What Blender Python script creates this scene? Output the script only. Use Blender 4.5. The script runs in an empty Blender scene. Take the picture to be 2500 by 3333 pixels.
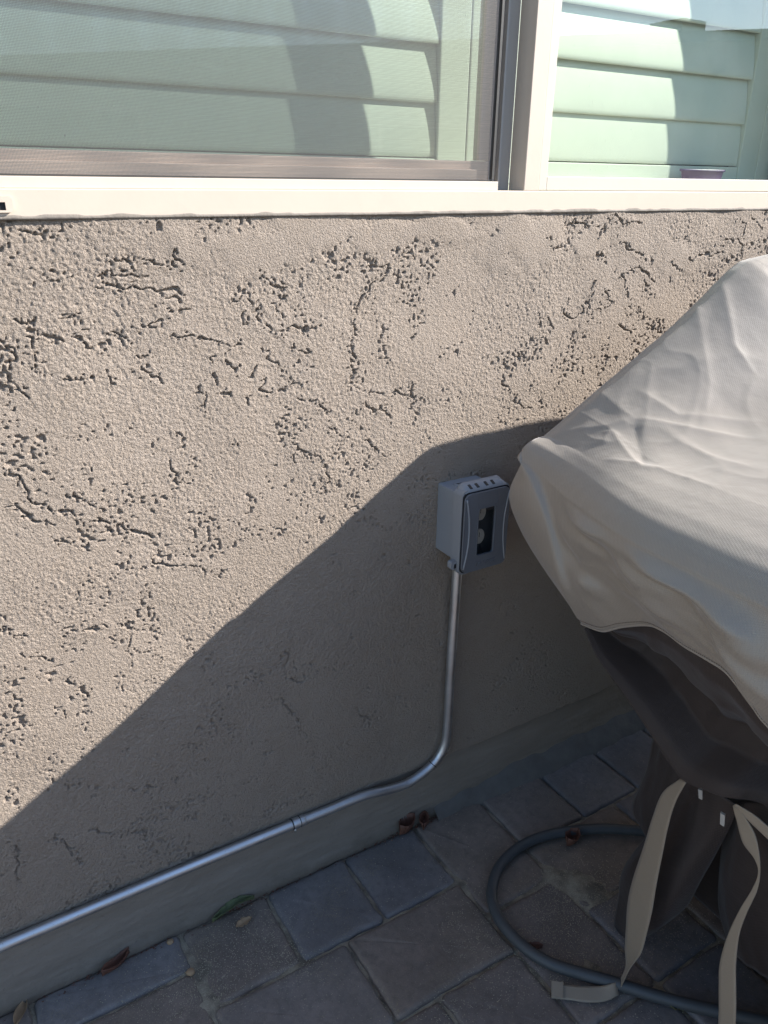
import bpy, bmesh, math, random
import numpy as np
from mathutils import Vector, Matrix
random.seed(7)
scene = bpy.context.scene
COL = scene.collection

# ------------------------------------------------------------------ camera
def cam_axes(yaw, pitch, roll):
    f = np.array([math.sin(yaw)*math.cos(pitch), math.cos(yaw)*math.cos(pitch), -math.sin(pitch)])
    r = np.array([math.cos(yaw), -math.sin(yaw), 0.0]); d = np.cross(f, r)
    c, s = math.cos(roll), math.sin(roll)
    return c*r+s*d, -s*r+c*d, f
cr_, cd_, cf_ = cam_axes(math.radians(31.712), math.radians(23.002), math.radians(-0.8125))
cam = bpy.data.objects.new('camera', bpy.data.cameras.new('camera')); COL.objects.link(cam)
mw = Matrix.Identity(4)
for i in range(3):
    mw[i][0] = cr_[i]; mw[i][1] = -cd_[i]; mw[i][2] = -cf_[i]
mw[0][3], mw[1][3], mw[2][3] = 0.0, -1.10, 1.317
cam.matrix_world = mw
cam.data.sensor_fit = 'HORIZONTAL'; cam.data.sensor_width = 36.0
cam.data.lens = 36.0*2568.4/2500.0
cam.data.clip_start = 0.02; cam.data.clip_end = 600
scene.camera = cam

# ------------------------------------------------------------------ sky, sun, exposure
SUN = Vector((2.25, -1.0, 1.495)).normalized()
el = math.asin(SUN.z); az = math.atan2(SUN.x, SUN.y)
world = bpy.data.worlds.new('World'); scene.world = world; world.use_nodes = True
wt = world.node_tree; wt.nodes.clear()
sky = wt.nodes.new('ShaderNodeTexSky'); sky.sky_type = 'NISHITA'; sky.sun_disc = False
sky.sun_elevation = el; sky.sun_rotation = az; sky.altitude = 100; sky.air_density = 1.0; sky.dust_density = 0.4; sky.ozone_density = 1.2
bg = wt.nodes.new('ShaderNodeBackground'); bg.inputs['Strength'].default_value = 0.112
wo = wt.nodes.new('ShaderNodeOutputWorld')
wt.links.new(sky.outputs[0], bg.inputs[0]); wt.links.new(bg.outputs[0], wo.inputs[0])
sl = bpy.data.lights.new('sun', 'SUN'); sl.energy = 4.7; sl.angle = math.radians(0.53); sl.color = (1.0, 0.965, 0.915)
so = bpy.data.objects.new('sun', sl); COL.objects.link(so); so.location = (4, -3, 5)
so.rotation_euler = SUN.to_track_quat('Z', 'Y').to_euler()
scene.view_settings.view_transform = 'Standard'; scene.view_settings.look = 'None'
scene.view_settings.gamma = 1.0; scene.view_settings.use_curve_mapping = False
scene.view_settings.exposure = 1.31
scene.cycles.max_bounces = 10; scene.cycles.diffuse_bounces = 4; scene.cycles.transparent_max_bounces = 16
scene.cycles.caustics_reflective = False; scene.cycles.caustics_refractive = False

# ------------------------------------------------------------------ helpers
def props(o, label=None, cat=None, group=None, kind=None):
    if label: o['label'] = label
    if cat: o['category'] = cat
    if group: o['group'] = group
    if kind: o['kind'] = kind
    return o
def empty(name, loc=(0, 0, 0), label=None, cat=None, group=None, kind=None):
    o = bpy.data.objects.new(name, None); COL.objects.link(o); o.location = loc; o.empty_display_size = 0.05
    return props(o, label, cat, group, kind)
def link(name, me, mat, parent=None, smooth=False):
    o = bpy.data.objects.new(name, me); COL.objects.link(o)
    if mat is not None and not me.materials: me.materials.append(mat)
    if smooth: me.polygons.foreach_set('use_smooth', [True]*len(me.polygons))
    if parent is not None:
        o.parent = parent
        p = parent.location.copy(); q = parent.parent
        while q is not None: p += q.location; q = q.parent
        o.location = (0, 0, 0); me_shift = getattr(me, 'name')
        me.transform(Matrix.Translation(-p))
    return o
def from_bm(name, bm, mat, parent=None, smooth=False, origin=None):
    me = bpy.data.meshes.new(name); bmesh.ops.recalc_face_normals(bm, faces=bm.faces); bm.to_mesh(me); bm.free()
    if origin is not None and parent is None:
        me.transform(Matrix.Translation(-Vector(origin)))
    o = link(name, me, mat, parent, smooth)
    if origin is not None and parent is None: o.location = origin
    return o
def bm_box(bm, x0, x1, y0, y1, z0, z1, bev=0.0):
    vs = [bm.verts.new((x, y, z)) for x in (x0, x1) for y in (y0, y1) for z in (z0, z1)]
    fs = [bm.faces.new([vs[i] for i in f]) for f in ((0,1,3,2),(4,6,7,5),(0,4,5,1),(2,3,7,6),(0,2,6,4),(1,5,7,3))]
    if bev:
        es = list({e for f in fs for e in f.edges})
        bmesh.ops.bevel(bm, geom=es, offset=bev, segments=2, affect='EDGES', profile=0.6)
def box(name, x0, x1, y0, y1, z0, z1, mat, parent=None, bev=0.0, **k):
    bm = bmesh.new(); bm_box(bm, x0, x1, y0, y1, z0, z1, bev)
    return from_bm(name, bm, mat, parent, **k)
def grid_mesh(name, P, mat, parent=None, closed_u=False, smooth=True, thick=0.0, flip=False):
    """P: (m,n,3) array"""
    m, n = P.shape[:2]
    me = bpy.data.meshes.new(name)
    idx = np.arange(m*n).reshape(m, n)
    if closed_u: idx = np.vstack([idx, idx[:1]])
    a, b, c, d = idx[:-1, :-1], idx[1:, :-1], idx[1:, 1:], idx[:-1, 1:]
    F = np.stack([a, d, c, b] if flip else [a, b, c, d], -1).reshape(-1, 4)
    nf = len(F)
    me.vertices.add(m*n); me.vertices.foreach_set('co', P.reshape(-1).astype(np.float32))
    me.loops.add(nf*4); me.loops.foreach_set('vertex_index', F.reshape(-1).astype(np.int32))
    me.polygons.add(nf); me.polygons.foreach_set('loop_start', (np.arange(nf)*4).astype(np.int32))
    me.update(calc_edges=True)
    o = link(name, me, mat, parent, smooth)
    if thick:
        md = o.modifiers.new('thickness', 'SOLIDIFY'); md.thickness = thick; md.offset = 0
    return o
def catmull(pts, n):
    pts = np.asarray(pts, float); k = len(pts)
    if k == 2:
        t = np.linspace(0, 1, n)[:, None]; return pts[0]*(1-t)+pts[1]*t
    seg = np.linalg.norm(np.diff(pts, axis=0).reshape(k-1, -1), axis=1)
    s = np.concatenate([[0], np.cumsum(seg+1e-9)])
    u = np.linspace(0, s[-1], n); i = np.clip(np.searchsorted(s, u, side='right')-1, 0, k-2)
    t = ((u-s[i])/(s[i+1]-s[i])).reshape((-1,)+(1,)*(pts.ndim-1))
    ext = np.concatenate([[2*pts[0]-pts[1]], pts, [2*pts[-1]-pts[-2]]])
    p0, p1, p2, p3 = ext[i], ext[i+1], ext[i+2], ext[i+3]
    return 0.5*((2*p1)+(-p0+p2)*t+(2*p0-5*p1+4*p2-p3)*t**2+(-p0+3*p1-3*p2+p3)*t**3)
def surf(rows, m, n):
    R = np.asarray(rows, float)
    R = np.stack([catmull(r, n) for r in R])
    return np.stack([catmull(R[:, j], m) for j in range(n)], 1)
def tube(name, pts, r, mat, parent=None, seg=16, res=8, caps=True, radii=None):
    pts = catmull(pts, max(len(pts)*res, 2)) if len(pts) > 2 and res > 1 else np.asarray(pts, float)
    n = len(pts); T = np.gradient(pts, axis=0); T /= np.linalg.norm(T, axis=1)[:, None]
    up = np.array([0, 0, 1.0]) if abs(T[0][2]) < .9 else np.array([0, 1.0, 0])
    N = np.cross(T[0], up); N /= np.linalg.norm(N); rings = []
    for i in range(n):
        N = N-T[i]*(N@T[i]); N /= np.linalg.norm(N); B = np.cross(T[i], N)
        a = np.linspace(0, 2*np.pi, seg, endpoint=False)
        rr = r if radii is None else radii[min(i, len(radii)-1)]
        rings.append(pts[i]+rr*(np.cos(a)[:, None]*N+np.sin(a)[:, None]*B))
    bm = bmesh.new(); V = [[bm.verts.new(p) for p in R] for R in rings]
    for i in range(n-1):
        for j in range(seg):
            bm.faces.new((V[i][j], V[i][(j+1) % seg], V[i+1][(j+1) % seg], V[i+1][j]))
    if caps: bm.faces.new(V[0][::-1]); bm.faces.new(V[-1])
    return from_bm(name, bm, mat, parent, smooth=True)
def prism(name, poly, y0, y1, mat, parent=None, holes=(), bev=0.0):
    """polygon in x,z extruded from y0 to y1"""
    bm = bmesh.new(); loops = []
    for lp in [poly]+list(holes):
        vs = [bm.verts.new((x, y0, z)) for x, z in lp]
        loops.append([bm.edges.new((vs[i], vs[(i+1) % len(vs)])) for i in range(len(vs))])
    bmesh.ops.triangle_fill(bm, use_beauty=True, use_dissolve=False, edges=[e for l in loops for e in l])
    g = bmesh.ops.extrude_face_region(bm, geom=list(bm.faces))
    bmesh.ops.translate(bm, vec=(0, y1-y0, 0), verts=[v for v in g['geom'] if isinstance(v, bmesh.types.BMVert)])
    return from_bm(name, bm, mat, parent)
def rrect(x0, x1, z0, z1, r, n=6):
    out = []
    for cx, cz, a0 in ((x1-r, z1-r, 0), (x0+r, z1-r, 90), (x0+r, z0+r, 180), (x1-r, z0+r, 270)):
        for i in range(n+1):
            a = math.radians(a0+90*i/n); out.append((cx+r*math.cos(a), cz+r*math.sin(a)))
    return out
_lat = {}
def vnoise(X, Y, s, seed):
    """smooth value noise, cell size s"""
    rng = np.random.RandomState(seed); L = rng.rand(256, 256).astype(np.float32)
    x = X/s+1000.37+seed*3.1; y = Y/s+1000.71+seed*1.7
    xi = np.floor(x).astype(np.int64); yi = np.floor(y).astype(np.int64)
    fx = (x-xi).astype(np.float32); fy = (y-yi).astype(np.float32)
    fx = fx*fx*(3-2*fx); fy = fy*fy*(3-2*fy)
    a = L[xi & 255, yi & 255]; b = L[(xi+1) & 255, yi & 255]; c = L[xi & 255, (yi+1) & 255]; d = L[(xi+1) & 255, (yi+1) & 255]
    return (a*(1-fx)+b*fx)*(1-fy)+(c*(1-fx)+d*fx)*fy
def sstep(a, b, x):
    t = np.clip((x-a)/(b-a), 0, 1); return t*t*(3-2*t)

# ------------------------------------------------------------------ materials
class NT:
    def __init__(s, name):
        s.m = bpy.data.materials.new(name); s.m.use_nodes = True; s.t = s.m.node_tree; s.t.nodes.clear()
        s.out = s.t.nodes.new('ShaderNodeOutputMaterial')
    def n(s, typ, **k):
        nd = s.t.nodes.new(typ)
        for a, v in k.items():
            if a.startswith('i_'):
                key = a[2:]; key = int(key) if key.isdigit() else key.replace('_', ' ')
                if hasattr(v, 'is_linked') or isinstance(v, bpy.types.NodeSocket): s.t.links.new(v, nd.inputs[key])
                else: nd.inputs[key].default_value = v
            else: setattr(nd, a, v)
        return nd
    def coord(s, scale=(1, 1, 1), rot=(0, 0, 0)):
        g = s.n('ShaderNodeNewGeometry'); mp = s.n('ShaderNodeMapping', i_Vector=g.outputs['Position'])
        mp.inputs['Scale'].default_value = scale; mp.inputs['Rotation'].default_value = rot
        return mp.outputs[0]
    def noise(s, scale, det=4, rough=.55, vec=None, dist=0.0):
        nd = s.n('ShaderNodeTexNoise'); nd.inputs['Scale'].default_value = scale; nd.inputs['Detail'].default_value = det
        nd.inputs['Roughness'].default_value = rough; nd.inputs['Distortion'].default_value = dist
        s.t.links.new(vec if vec is not None else s.coord(), nd.inputs['Vector']); return nd.outputs['Fac']
    def ramp(s, fac, stops, interp='LINEAR'):
        r = s.n('ShaderNodeValToRGB'); s.t.links.new(fac, r.inputs[0]); r.color_ramp.interpolation = interp
        e = r.color_ramp.elements
        while len(e) < len(stops): e.new(0.5)
        for el_, (p, c) in zip(e, stops):
            el_.position = p; el_.color = tuple(c)+(1,) if len(c) == 3 else c
        return r.outputs[0]
    def g(s, v): return (v, v, v)
    def mix(s, fac, a, b, mode='MIX'):
        nd = s.n('ShaderNodeMix', data_type='RGBA', blend_type=mode)
        for key, v in ((0, fac), (6, a), (7, b)):
            if isinstance(v, bpy.types.NodeSocket): s.t.links.new(v, nd.inputs[key])
            else: nd.inputs[key].default_value = (tuple(v)+(1,)) if isinstance(v, (tuple, list)) and len(v) == 3 else v
        return nd.outputs[2]
    def math(s, op, a, b=0.0):
        nd = s.n('ShaderNodeMath', operation=op)
        for i, v in enumerate((a, b)):
            if isinstance(v, bpy.types.NodeSocket): s.t.links.new(v, nd.inputs[i])
            else: nd.inputs[i].default_value = v
        return nd.outputs[0]
    def bump(s, h, dist=.001, strength=1.0, prev=None):
        b = s.n('ShaderNodeBump'); b.inputs['Distance'].default_value = dist; b.inputs['Strength'].default_value = strength
        s.t.links.new(h, b.inputs['Height'])
        if prev is not None: s.t.links.new(prev, b.inputs['Normal'])
        return b.outputs[0]
    def pbr(s, color, rough=.7, normal=None, metal=0.0, spec=.5, sheen=0.0, **k):
        p = s.n('ShaderNodeBsdfPrincipled')
        for key, v in (('Base Color', color), ('Roughness', rough), ('Metallic', metal), ('Specular IOR Level', spec), ('Sheen Weight', sheen)):
            if isinstance(v, bpy.types.NodeSocket): s.t.links.new(v, p.inputs[key])
            else: p.inputs[key].default_value = (tuple(v)+(1,)) if isinstance(v, (tuple, list)) and len(v) == 3 else v
        for key, v in k.items(): p.inputs[key.replace('_', ' ')].default_value = v
        if normal is not None: s.t.links.new(normal, p.inputs['Normal'])
        s.t.links.new(p.outputs[0], s.out.inputs[0]); s.p = p
        return s.m

def mat_stucco():
    t = NT('stucco_paint')
    big = t.noise(2.2, 3); mid = t.noise(38, 5, .6); fine = t.noise(420, 4, .65)
    c = t.mix(t.ramp(big, [(.3, t.g(0)), (.7, t.g(1))]), (.390, .320, .260), (.425, .352, .290))
    c = t.mix(t.ramp(mid, [(.35, t.g(0)), (.75, t.g(.35))]), c, (.36, .285, .218))
    c = t.mix(t.ramp(fine, [(.30, t.g(.5)), (.45, t.g(0))]), c, (.25, .19, .145))
    h1 = t.noise(370, 3, .65); h2 = t.noise(600, 3, .6)
    nrm = t.bump(h1, .0044, 1.0); nrm = t.bump(h2, .0018, 1.0, nrm)
    return t.pbr(c, .9, nrm, spec=.25)
def mat_foundation():
    t = NT('painted_concrete')
    st = t.noise(6, 5, .6, t.coord((1, 1, 5))); f = t.noise(160, 4)
    sc_ = t.noise(30, 4, .7, t.coord((1, 1, 12), (0, .15, 0)))
    c = t.mix(t.ramp(st, [(.3, t.g(0)), (.7, t.g(1))]), (.235, .20, .165), (.30, .26, .22))
    c = t.mix(t.ramp(sc_, [(.70, t.g(0)), (.76, t.g(.55))]), c, (.55, .50, .44))
    c = t.mix(t.ramp(f, [(.28, t.g(.5)), (.38, t.g(0))]), c, (.16, .13, .11))
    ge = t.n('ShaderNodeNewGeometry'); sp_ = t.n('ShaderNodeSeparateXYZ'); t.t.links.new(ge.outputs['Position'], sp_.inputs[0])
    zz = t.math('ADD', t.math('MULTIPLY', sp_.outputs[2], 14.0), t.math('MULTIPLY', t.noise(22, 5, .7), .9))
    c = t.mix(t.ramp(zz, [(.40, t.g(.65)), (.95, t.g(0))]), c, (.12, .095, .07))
    chips = t.ramp(t.noise(75, 3, .8, t.coord((1, 1, 2.5))), [(.73, t.g(0)), (.76, t.g(.7))])
    c = t.mix(chips, c, (.52, .49, .44))
    nrm = t.bump(t.noise(90, 5, .6), .0016, .8)
    return t.pbr(c, .75, nrm, spec=.35)
def mat_paver(i, base):
    t = NT('concrete_paver_%s' % ['grey_brown', 'tan_brown', 'slate', 'warm_grey'][i])
    big = t.noise(7, 4, .6); mid = t.noise(60, 5, .7); fine = t.noise(420, 3, .7); sp = t.noise(380, 3, .8)
    b = np.array(base)
    c = t.mix(t.ramp(big, [(.3, t.g(0)), (.7, t.g(1))]), tuple(b*.72), tuple(b*1.22))
    c = t.mix(t.ramp(mid, [(.3, t.g(.6)), (.55, t.g(0))]), c, tuple(b*.55))
    c = t.mix(t.ramp(fine, [(.58, t.g(0)), (.75, t.g(.55))]), c, tuple(np.minimum(b*1.9, .5)))
    sandpatch = t.ramp(t.noise(5.5, 4, .65), [(.50, t.g(0)), (.68, t.g(1))])
    grains = t.ramp(sp, [(.52, t.g(0)), (.62, t.g(1))])
    c = t.mix(t.math('MULTIPLY', t.math('MULTIPLY', sandpatch, grains), .7), c, (.30, .245, .15))
    nrm = t.bump(mid, .0016, .5); nrm = t.bump(fine, .0009, .6, nrm)
    return t.pbr(c, .60, nrm, spec=.5)
def mat_sand():
    t = NT('joint_sand')
    f = t.noise(1100, 2, .8); b = t.noise(25, 4)
    c = t.mix(t.ramp(f, [(.35, t.g(0)), (.65, t.g(1))]), (.28, .24, .18), (.52, .45, .34))
    c = t.mix(t.ramp(b, [(.4, t.g(.75)), (.6, t.g(0))]), c, (.13, .11, .09))
    return t.pbr(c, .95, t.bump(f, .0015, .9), spec=.2)
def mat_frame(name, col, r=.42):
    t = NT(name); d = t.noise(14, 5, .6); f = t.noise(300, 3)
    c = t.mix(t.ramp(d, [(.45, t.g(0)), (.8, t.g(.35))]), col, tuple(np.array(col)*.86))
    c = t.mix(t.ramp(f, [(.70, t.g(0)), (.78, t.g(.4))]), c, tuple(np.array(col)*.6))
    return t.pbr(c, r, t.bump(t.noise(120, 2), .0002, .5), spec=.45)
def mat_plain(name, col, r=.5, metal=0.0, spec=.5, var=.15, bs=200, bd=.0003):
    t = NT(name); d = t.noise(30, 4, .6); a = np.array(col)
    c = t.mix(d, tuple(a*(1-var)), tuple(np.minimum(a*(1+var), .95)))
    return t.pbr(c, r, t.bump(t.noise(bs, 3), bd, .6), metal=metal, spec=spec)
def mat_fabric(name, col, col2, rough, sheen, weave=1300, ribs=False):
    t = NT(name); big = t.noise(5, 4, .6)
    c = t.mix(big, col, col2)
    w1 = t.n('ShaderNodeTexWave', wave_type='BANDS', bands_direction='DIAGONAL'); w1.inputs['Scale'].default_value = weave/6.0; w1.inputs['Distortion'].default_value = .6; w1.inputs['Detail'].default_value = 1
    t.t.links.new(t.coord(), w1.inputs['Vector'])
    w2 = t.n('ShaderNodeTexWave', wave_type='BANDS', bands_direction='Y'); w2.inputs['Scale'].default_value = weave/9.0; w2.inputs['Distortion'].default_value = .5
    t.t.links.new(t.coord(), w2.inputs['Vector'])
    h = t.math('ADD', w1.outputs['Fac'], w2.outputs['Fac'])
    rb = None
    if ribs:
        w3 = t.n('ShaderNodeTexWave', wave_type='BANDS', bands_direction='X'); w3.inputs['Scale'].default_value = 100; w3.inputs['Distortion'].default_value = .8; w3.inputs['Detail'].default_value = 2; w3.inputs['Detail Scale'].default_value = .5
        t.t.links.new(t.coord((1, 1, 1), (0, 0, math.radians(31.7))), w3.inputs['Vector']); rb = w3.outputs['Fac']
        c = t.mix(t.ramp(rb, [(.1, t.g(.07)), (.9, t.g(0))]), c, tuple(np.array(col)*.55))
    c = t.mix(t.ramp(h, [(.1, t.g(.22)), (.9, t.g(0))]), c, tuple(np.array(col)*.6))
    soft = t.noise(40, 4, .5)
    nrm = t.bump(soft, .003, .35); nrm = t.bump(h, .00025, .5, nrm)
    if rb is not None: nrm = t.bump(rb, .0003, .16, nrm)
    m = t.pbr(c, rough, nrm, spec=.65, sheen=sheen)
    t.p.inputs['Sheen Roughness'].default_value = .4
    return m
def mat_glass(name, tint, coat=1.0):
    t = NT(name)
    tr = t.n('ShaderNodeBsdfTransparent'); tr.inputs[0].default_value = tuple(tint)+(1,)
    gl = t.n('ShaderNodeBsdfGlossy'); gl.inputs['Roughness'].default_value = .0; gl.inputs[0].default_value = (.95, .97, 1, 1)
    lwf = t.n('ShaderNodeFresnel'); lwf.inputs['IOR'].default_value = 1.52*coat
    ge = t.n('ShaderNodeNewGeometry')
    lwm = t.math('MULTIPLY', t.math('MULTIPLY', lwf.outputs[0], 2.1), t.math('SUBTRACT', 1.0, ge.outputs['Backfacing']))
    dustn = t.ramp(t.noise(260, 3, .8, t.coord((1, 1, .35))), [(.68, t.g(0)), (.76, t.g(.40))])
    dusts = t.ramp(t.noise(14, 4, .6), [(.40, t.g(0)), (.7, t.g(.02))])
    dm = t.math('ADD', dustn, dusts)
    df = t.n('ShaderNodeBsdfDiffuse'); df.inputs[0].default_value = (.72, .72, .7, 1)
    m1 = t.n('ShaderNodeMixShader'); t.t.links.new(lwm, m1.inputs[0]); t.t.links.new(tr.outputs[0], m1.inputs[1]); t.t.links.new(gl.outputs[0], m1.inputs[2])
    m2 = t.n('ShaderNodeMixShader'); t.t.links.new(dm, m2.inputs[0]); t.t.links.new(m1.outputs[0], m2.inputs[1]); t.t.links.new(df.outputs[0], m2.inputs[2])
    t.t.links.new(m2.outputs[0], t.out.inputs[0]); return t.m
def mat_conduit():
    t = NT('galvanised_steel'); s = t.noise(40, 4, .6, t.coord((.2, 1, 1))); f = t.noise(260, 3)
    c = t.mix(s, (.52, .53, .55), (.72, .73, .75))
    r = t.ramp(t.noise(18, 4), [(.3, t.g(.36)), (.7, t.g(.52))])
    c = t.mix(t.ramp(f, [(.66, t.g(0)), (.72, t.g(.5))]), c, (.30, .28, .26))
    m = t.pbr(c, .35, t.bump(f, .0002, .4), metal=1.0); t.t.links.new(r, t.p.inputs['Roughness']); return m

M_STUCCO = mat_stucco(); M_FOUND = mat_foundation(); M_SAND = mat_sand()
M_PAVERS = [mat_paver(0, (.205, .170, .150)), mat_paver(1, (.210, .168, .140)), mat_paver(2, (.185, .168, .163)), mat_paver(3, (.212, .180, .160))]
M_FRAME = mat_frame('almond_vinyl', (.64, .535, .435)); M_BEAD = mat_frame('cream_vinyl', (.63, .57, .475))
M_JAMB = mat_frame('grey_vinyl_track', (.46, .42, .38)); M_SCRFRAME = mat_plain('dark_screen_frame', (.06, .055, .05), .5)
M_WIRE = mat_plain('grey_screen_wire', (.16, .15, .14), .6, var=.05)
M_SASH = mat_frame('tan_sash_vinyl', (.76, .60, .48)); M_SHUT = mat_frame('white_shutter_paint', (.82, .83, .78), .5)
M_GLASS = mat_glass('green_tinted_glass', (.90, .96, .91)); M_GLASS2 = mat_glass('green_tinted_pane', (.92, .955, .905))
M_DARKROOM = mat_plain('dim_interior_paint', (.12, .12, .11), .9)
M_BOX = mat_plain('grey_box_plastic', (.27, .28, .30), .45, var=.06, bs=700, bd=.0003)
M_LID = mat_plain('grey_lid_plastic', (.150, .158, .178), .42, var=.05, bs=900, bd=.0003)
M_BLACK = mat_plain('black_rubber', (.012, .012, .014), .6); M_RECEPT = mat_plain('almond_receptacle', (.78, .72, .60), .4)
M_TINT = mat_glass('smoky_window', (.90, .91, .93))
M_STEEL = mat_conduit(); M_HOSE = mat_plain('dark_grey_hose_rubber', (.062, .068, .073), .5, spec=.5, var=.2)
M_COVER = mat_fabric('light_taupe_polyester', (.280, .240, .200), (.322, .283, .242), .40, .25, ribs=True)
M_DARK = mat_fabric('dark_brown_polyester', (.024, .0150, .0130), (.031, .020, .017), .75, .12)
M_STRAP = mat_fabric('tan_webbing', (.275, .225, .168), (.325, .268, .205), .5, .2, weave=2600)
M_TAB = mat_plain('white_plastic', (.42, .40, .37), .5)
M_HEM = mat_fabric('taupe_hem_fold', (.27, .235, .20), (.31, .27, .23), .6, .3)
M_THREAD = mat_plain('dark_thread', (.10, .08, .07), .8)
M_DRY = mat_plain('dry_brown_leaf', (.13, .055, .035), .7, var=.5); M_GREEN = mat_plain('green_leaf', (.10, .12, .05), .6, var=.5)
M_YEL = mat_plain('olive_leaf', (.17, .17, .07), .6, var=.5); M_TAN = mat_plain('tan_leaf', (.36, .24, .14), .8, var=.3)
M_PURPLE = mat_plain('purple_plastic', (.20, .13, .30), .4)
M_NEIGH = mat_plain('neighbour_render', (.33, .29, .24), .9); M_ROOF = mat_plain('roof_shingle_grey', (.10, .09, .085), .9)
M_PATIO = mat_plain('far_paving', (.13, .115, .10), .85, var=.3, bs=60, bd=.002)
M_MORTAR = mat_plain('grey_mortar', (.135, .125, .115), .85, var=.35, bs=120, bd=.0015)  # plain grey mortar, darker than the foundation paint
M_METAL = mat_plain('dark_painted_metal', (.03, .03, .032), .45)

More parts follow.
